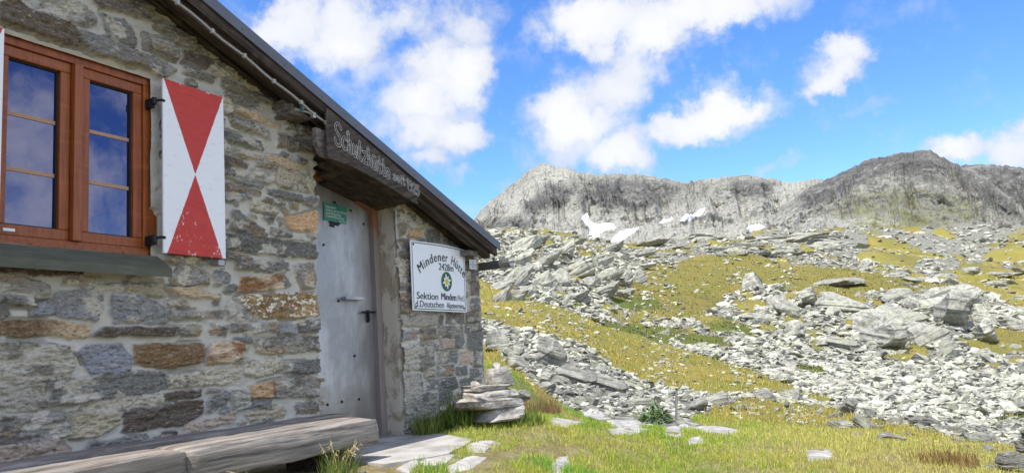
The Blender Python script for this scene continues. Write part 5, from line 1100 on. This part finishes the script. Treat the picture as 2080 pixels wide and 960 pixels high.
# the stack
m, g = newmat('mottled_stack_stone'); M['stack'] = m  # the stone's own mottled tones, alike on every side
P = g.pos(); n = g.noise(g.scale(P, (8, 8, 14)), 1.0, 7, .7); n2 = g.noise(P, 40, 5, .7)
c = g.mix(g.ramp(n, .36, .64), (.20, .18, .155), (.48, .45, .405)); c = g.mix(g.m('MULTIPLY', g.ramp(n2, .55, .7), .6), c, (.15, .13, .11)); g.out(c, .88, g.bump(g.m('ADD', n, n2), .9, .012), spec=.2)
PILE = [(1008,838,104,26,3.36,.8,0,'lowest boulder of the stone stack by the hut corner'), (992,818,142,19,3.40,.55,-.03,'widest and lowest slab of the stone stack'), (996,800,116,17,3.40,.6,.02,'thick middle slab of the stone stack with a bright edge'), (992,788,108,12,3.42,.6,-.05,'thin top slab of the stone stack under the block'), (1060,803,32,20,3.42,.9,.1,'dark grey stone at the right end of the stack'),
        (1018,765,64,38,3.43,.8,.02,'squarish block standing on top of the stone stack'), (1012,742,24,11,3.43,.9,0,'small white stone lying on the block of the stack'), (963,778,22,9,3.36,.9,0,'small white stone on the left of the stack'), (1052,823,26,14,3.38,.8,.2,'small stone wedged under the right end of the stack')]
for i, (x, y, w, h, d, dp, t, lb) in enumerate(PILE):
    p = at(x, y, d); s = px_size(p); V, Fc = rock_shape(4, 700+i, 9 if i in (4, 6, 7, 8) else 4, 1.0 and .06, .13)
    if i == 5 or i < 4: V = np.sign(V)*np.abs(V)**(.5 if i == 5 else .52); V /= np.abs(V).max(0)
    V = V/np.abs(V).max(0); V = V*[w*s*.52, w*s*dp*.5, h*s*(.66 if i != 5 else .54)]; a_ = -.35 if i != 5 else -.62; c_, s_ = math.cos(a_), math.sin(a_)
    if i == 5: V[:, :2] *= [.92, .9]
    V[:, 2] += V[:, 0]*t; V = V@np.array([[c_, s_, 0], [-s_, c_, 0], [0, 0, 1]])
    me = np_mesh('stacked_stone', V, Fc); o = link('stacked_stone', me, M['stack'] if i not in (4,) else M['rock']); o.location = p; tag(o, lb, 'stone', 'stones of the stack at the hut corner')
# ---- stones stacked at the right edge
for i, (x, y, w, h, lb) in enumerate([(2066,942,74,44,'big pale boulder in the bottom right corner'), (2076,906,34,20,'lower stone of the little stack at the right edge'), (2078,891,28,16,'middle stone of the little stack at the right edge'), (2078,878,22,14,'top stone of the little stack at the right edge'), (2000,952,90,18,'flat pale slab at the bottom edge beside the corner boulder')]):
    p0 = hit(2066, 955, 3, 30); r_ = math.hypot(p0.x, p0.y)+(.35 if 0 < i < 4 else 0); v = ray(x, y); v = v*(r_/math.hypot(v[0], v[1]))
    boulder(x, y, w, h, lb, big=True, idx=i, sink=.5, pos=Vector(v))
# ---- marker post
b0 = hit(1372, 853, 3, 30); v = ray(1374, 789); v = v*(math.hypot(b0.x, b0.y)/math.hypot(v[0], v[1])); t0 = Vector(v)
mp = empty('marker_post', b0); tag(mp, 'thin grey metal marker post standing in the grass beside a leafy weed', 'post')
sr = px_size(b0)*2.4; kid(MB().tube([b0-Vector((0, 0, .1)), t0], sr, 12).build('pole', M['galv']), mp); kid(MB().tube([t0-Vector((0, 0, .012)), t0+Vector((0, 0, .006))], sr*1.15, 12).build('cap', M['iron']), mp)

# ================================================================== grass
m, g = newmat('grass_blades'); M['grass'] = m
C = g.attr('albedo', 'Color'); d = g.n('ShaderNodeBsdfPrincipled', {'Base Color': C, 'Roughness': .6, 'Specular IOR Level': .25}).outputs[0]; tr = g.n('ShaderNodeBsdfTranslucent', {'Color': C}).outputs[0]
g.t.links.new(g.n('ShaderNodeMixShader', {0: .35, 1: d, 2: tr}).outputs[0], g.n('ShaderNodeOutputMaterial').inputs[0])
def blades(X, Y, Z, L, Wd, col, lean, seed, tipc=None):
    Rg = np.random.default_rng(seed); n = len(X); a = Rg.uniform(0, 2*np.pi, n); la = Rg.uniform(0, 2*np.pi, n); ln = np.abs(Rg.normal(0, lean, n))
    bx, by = np.cos(a)*Wd/2, np.sin(a)*Wd/2; lx, ly = np.cos(la)*ln*L, np.sin(la)*ln*L
    h = L*np.sqrt(np.maximum(.1, 1-np.minimum(ln, .94)**2)); V = np.zeros((n, 5, 3)); Z0 = Z-.01
    V[:, 0] = np.stack([X-bx, Y-by, Z0], 1); V[:, 1] = np.stack([X+bx, Y+by, Z0], 1)
    V[:, 2] = np.stack([X+.35*lx+bx*.75, Y+.35*ly+by*.75, Z+h*.58], 1); V[:, 3] = np.stack([X+.35*lx-bx*.75, Y+.35*ly-by*.75, Z+h*.58], 1); V[:, 4] = np.stack([X+lx, Y+ly, Z+h], 1)
    i = np.arange(n)*5; Q = np.stack([i, i+1, i+2, i+3], 1); T = np.stack([i+3, i+2, i+4], 1)
    c = np.repeat(col[:, None], 5, 1).astype(float)
    if tipc is not None: c[:, 4] = c[:, 4]*.4+np.array(tipc)*.6
    return V.reshape(-1, 3), Q, T, c.reshape(-1, 3)
def merge(name, parts, mat, parent=None):
    o_ = np.cumsum([0]+[len(p[0]) for p in parts])
    me = np_mesh(name, np.vstack([p[0] for p in parts]), [np.vstack([p[1]+o for p, o in zip(parts, o_)]), np.vstack([p[2]+o for p, o in zip(parts, o_)])], {'albedo': np.vstack([p[3] for p in parts])})
    return link(name, me, mat, parent)
def meadow(n, r0, r1, a0, a1, lk, seed, far=False):
    Rg = np.random.default_rng(seed); a = Rg.uniform(a0, a1, n); r = np.exp(Rg.uniform(math.log(r0), math.log(r1), n)); X, Y = r*np.cos(a), r*np.sin(a)
    t, dk = turf(X, Y); k = (t > .55) & ~((Y > 3.97) & (X < 6.99)) & ~((Y > 3.3) & (X < 4.25) & (Rg.random(n) < .9))
    cl = fbm(X*2.3, Y*2.3, oct=3, seed=70); k &= Rg.random(n) < .62+1.1*cl+.25
    if not far:
        for f_ in FOOT: k &= poly_sd(X, Y, f_) > -.02+.05*(Rg.random(n)-.4)
        for f_ in BARE: k &= (poly_sd(X, Y, f_) > .03) | (Rg.random(n) < .10)
    X, Y, r, cl, dk, t = X[k], Y[k], r[k], cl[k], dk[k], t[k]; n = len(X); Z = ground_z(X, Y)+relief(X, Y, t); px, py = project(np.stack([X, Y, Z], 1))
    gn = fbm(X*.9+3, Y*.9, oct=4, seed=71, gain=.6); u = Rg.random(n)[:, None]
    green = np.array((.34, .45, .06)); lush = np.array((.19, .39, .045)); straw = np.array((.60, .54, .17)); rust = np.array((.40, .28, .12)); oliv = np.array((.47, .49, .08))
    w = sstep(-.1, .35, gn+.25*(Rg.random(n)-.5))[:, None]; c = oliv*(1-w)+green*w
    dry = np.clip(sstep(1350, 1750, px)*.55+.12+.5*fbm(X*1.6, Y*1.6, oct=3, seed=75), 0, .92)[:, None]; c = np.where(u < dry, straw, c)
    rs = sstep(1480, 1900, px)*.22+sstep(1040, 1075, px)*(1-sstep(1130, 1200, px))*(1-sstep(812, 840, py))*.8; c = np.where(Rg.random(n)[:, None] < rs[:, None], rust, c)
    lu = (sstep(.0, .3, fbm(X*1.4+8, Y*1.4, oct=3, seed=77))*(1-sstep(1300, 1500, px)))[:, None]; c = np.where(Rg.random(n)[:, None] < lu*.75, lush, c)
    if far: c = np.where(u < .58, np.array((.52, .41, .10)), np.array((.30, .32, .06))); c = np.where(Rg.random(n)[:, None] < dk[:, None]*.8, np.array((.09, .12, .02)), c)
    c = c*Rg.uniform(.75, 1.25, (n, 1)); L = lk*np.exp(Rg.normal(0, .35, n))*(1+.5*np.clip(cl, 0, 1))*(np.maximum(r, 5)/8)**(.38 if far else .15)
    return blades(X, Y, Z, L, np.maximum(.0045, r*(.0011 if far else .00085)), c, .55, seed)
o = merge('grass', [meadow(300000, 3.2, 14.5, -.22, .62, .034, 1), meadow(100000, 13, 230, -.16, .58, .055, 2, True)], M['grass']); tag(o, 'short yellow green alpine grass over the plateau and slopes', 'grass', kind='stuff')
def tuft(x, y, n, rad, L, label, cols, lean=.5, base=None, cat='grass tuft', name='grass_tuft', wd=.006, seeds=0, seed=1):
    Rg = np.random.default_rng(seed); p = base if base is not None else hit(x, y, 2, 40); t = Rg.uniform(0, 6.28, n); q = rad*np.sqrt(Rg.random(n)); X, Y = p.x+q*np.cos(t)*1.3, p.y+q*np.sin(t); Z = np.full(n, p.z)
    c = np.array(cols)[Rg.integers(0, len(cols), n)]*Rg.uniform(.75, 1.25, (n, 1)); root = empty(name, p); tag(root, label, cat)
    o = merge('blades', [blades(X, Y, Z, L*np.exp(Rg.normal(0, .3, n)), np.full(n, wd), c, lean, seed+1)], M['grass']); kid(o, root)
    for k_ in range(seeds):
        a = Rg.uniform(0, 6.28); l_ = L*Rg.uniform(1.2, 1.7); b = p+Vector((Rg.uniform(-rad, rad)*.6, Rg.uniform(-rad, rad)*.6, 0)); d_ = Vector((math.cos(a), math.sin(a), 0))*l_*Rg.uniform(.2, .45)
        pts = [b+Vector((0, 0, l_*s_))+d_*s_*s_ for s_ in (0, .3, .6, .85, 1.0)]; sk = MB().tube(pts, [.0016, .0014, .0012, .0010, .0006], 5)
        for e in range(10):
            f_ = .72+.028*e; pp = b+Vector((0, 0, l_*f_))+d_*f_*f_; sd = Vector((Rg.normal(0, .012), Rg.normal(0, .012), -.014)); sk.tube([pp, pp+sd*.5, pp+sd], [.0008, .003, .0006], 5)
        kid(sk.build('seed_stalk', M['straw']), root)
    return root
m, g = newmat('dry_straw'); M['straw'] = m; g.out((.42, .34, .19), .8)
GRN = [(.11, .20, .03), (.17, .24, .04), (.08, .15, .025), (.24, .28, .06)]
tuft(900, 850, 1500, .20, .20, 'dense green grass tuft at the foot of the wall beside the stone stack', GRN, .55, Vector((5.95, 3.62, -.59)), seed=3)
tuft(862, 868, 500, .12, .13, 'small olive grass tuft against the wall foot at the doorstep edge', GRN+[(.3, .28, .08)], .6, Vector((5.62, 3.80, -.6)), seed=13)
tuft(1020, 850, 500, .16, .11, 'grass tuft growing up in front of the stone stack', GRN+[(.33, .3, .1)], .6, Vector((6.2, 3.2, -.62)), seed=23)
tuft(610, 960, 420, .09, .17, 'grass tuft with pale seed heads in front of the bench', GRN+[(.28, .27, .08)], .65, Vector((3.55, 3.02, -.68)), seeds=7, wd=.004, seed=33)
tuft(330, 975, 60, .06, .09, 'few thin grass blades in front of the bench at the bottom edge', GRN, .5, Vector((2.42, 2.98, -.56)), wd=.004, seed=43)
tuft(405, 990, 70, .07, .11, 'sparse grass blades below the joint of the bench', GRN, .6, Vector((2.75, 2.98, -.62)), wd=.004, seeds=3, seed=53)
tuft(1918, 940, 700, .26, .085, 'reddish brown tussock in the dry grass at the lower right', [(.24, .13, .05), (.30, .18, .07), (.18, .10, .04), (.36, .26, .10)], .6, seed=63)
tuft(1085, 840, 900, .30, .13, 'dry reddish grass patch right of the stone stack', [(.27, .17, .08), (.33, .24, .11), (.20, .13, .06), (.25, .22, .07)], .55, seed=73)
# stone under the bench end
o = boulder(655, 950, 46, 34, 'pale broken stone on the ground beside the seeding grass tuft', big=True, idx=2, sink=.5, pos=Vector((3.78, 3.10, -.66)))
# ---- leafy weed
def weed(x, y, n, rad, h, label, seed):
    Rg = np.random.default_rng(seed); p = hit(x, y, 3, 40); root = empty('leafy_weed', p); tag(root, label, 'weed'); bm = bmesh.new()
    for i in range(n):
        a = Rg.uniform(0, 6.28); q = rad*Rg.random()**.6; zz = h*(1-(q/rad)**1.5)*Rg.uniform(.25, 1.05); c = p+Vector((q*math.cos(a)*1.2, q*math.sin(a), zz)); L = rad*Rg.uniform(.16, .32)
        d = Vector((math.cos(a)+Rg.normal(0, .5), math.sin(a)+Rg.normal(0, .5), Rg.normal(.25, .4))).normalized(); sd = d.cross(Vector((0, 0, 1))).normalized(); up = sd.cross(d)
        q_ = [c, c+d*L*.35+sd*L*.28-up*L*.04, c+d*L*.75+sd*L*.2-up*L*.08, c+d*L-up*L*.2, c+d*L*.75-sd*L*.2-up*L*.08, c+d*L*.35-sd*L*.28-up*L*.04]; mid = c+d*L*.5+up*L*.06
        vs = [bm.verts.new(k_) for k_ in q_]; mv = bm.verts.new(mid)
        for k_ in range(6): bm.faces.new((vs[k_], vs[(k_+1) % 6], mv))
    me = bpy.data.meshes.new('foliage'); bm.to_mesh(me); bm.free(); kid(link('foliage', me, M['leaf']), root)
    st_ = MB()
    for i in range(7):
        a = Rg.uniform(0, 6.28); st_.tube([p-Vector((0, 0, .02)), p+Vector((math.cos(a)*rad*.3, math.sin(a)*rad*.3, h*.5)), p+Vector((math.cos(a)*rad*.6, math.sin(a)*rad*.6, h*.8))], [.006, .005, .003], 5)
    kid(st_.build('stem', M['leaf']), root)
m, g = newmat('broad_green_leaf'); M['leaf'] = m; n = g.noise(g.pos(), 12, 3); g.out(g.mix(n, (.055, .115, .02), (.12, .19, .035)), .5, spec=.3)
pw = hit(1332, 853, 3, 40); sw = px_size(pw); weed(1332, 853, 420, sw*34, sw*35, 'dark green broad leaved weed just left of the metal marker post', 5)
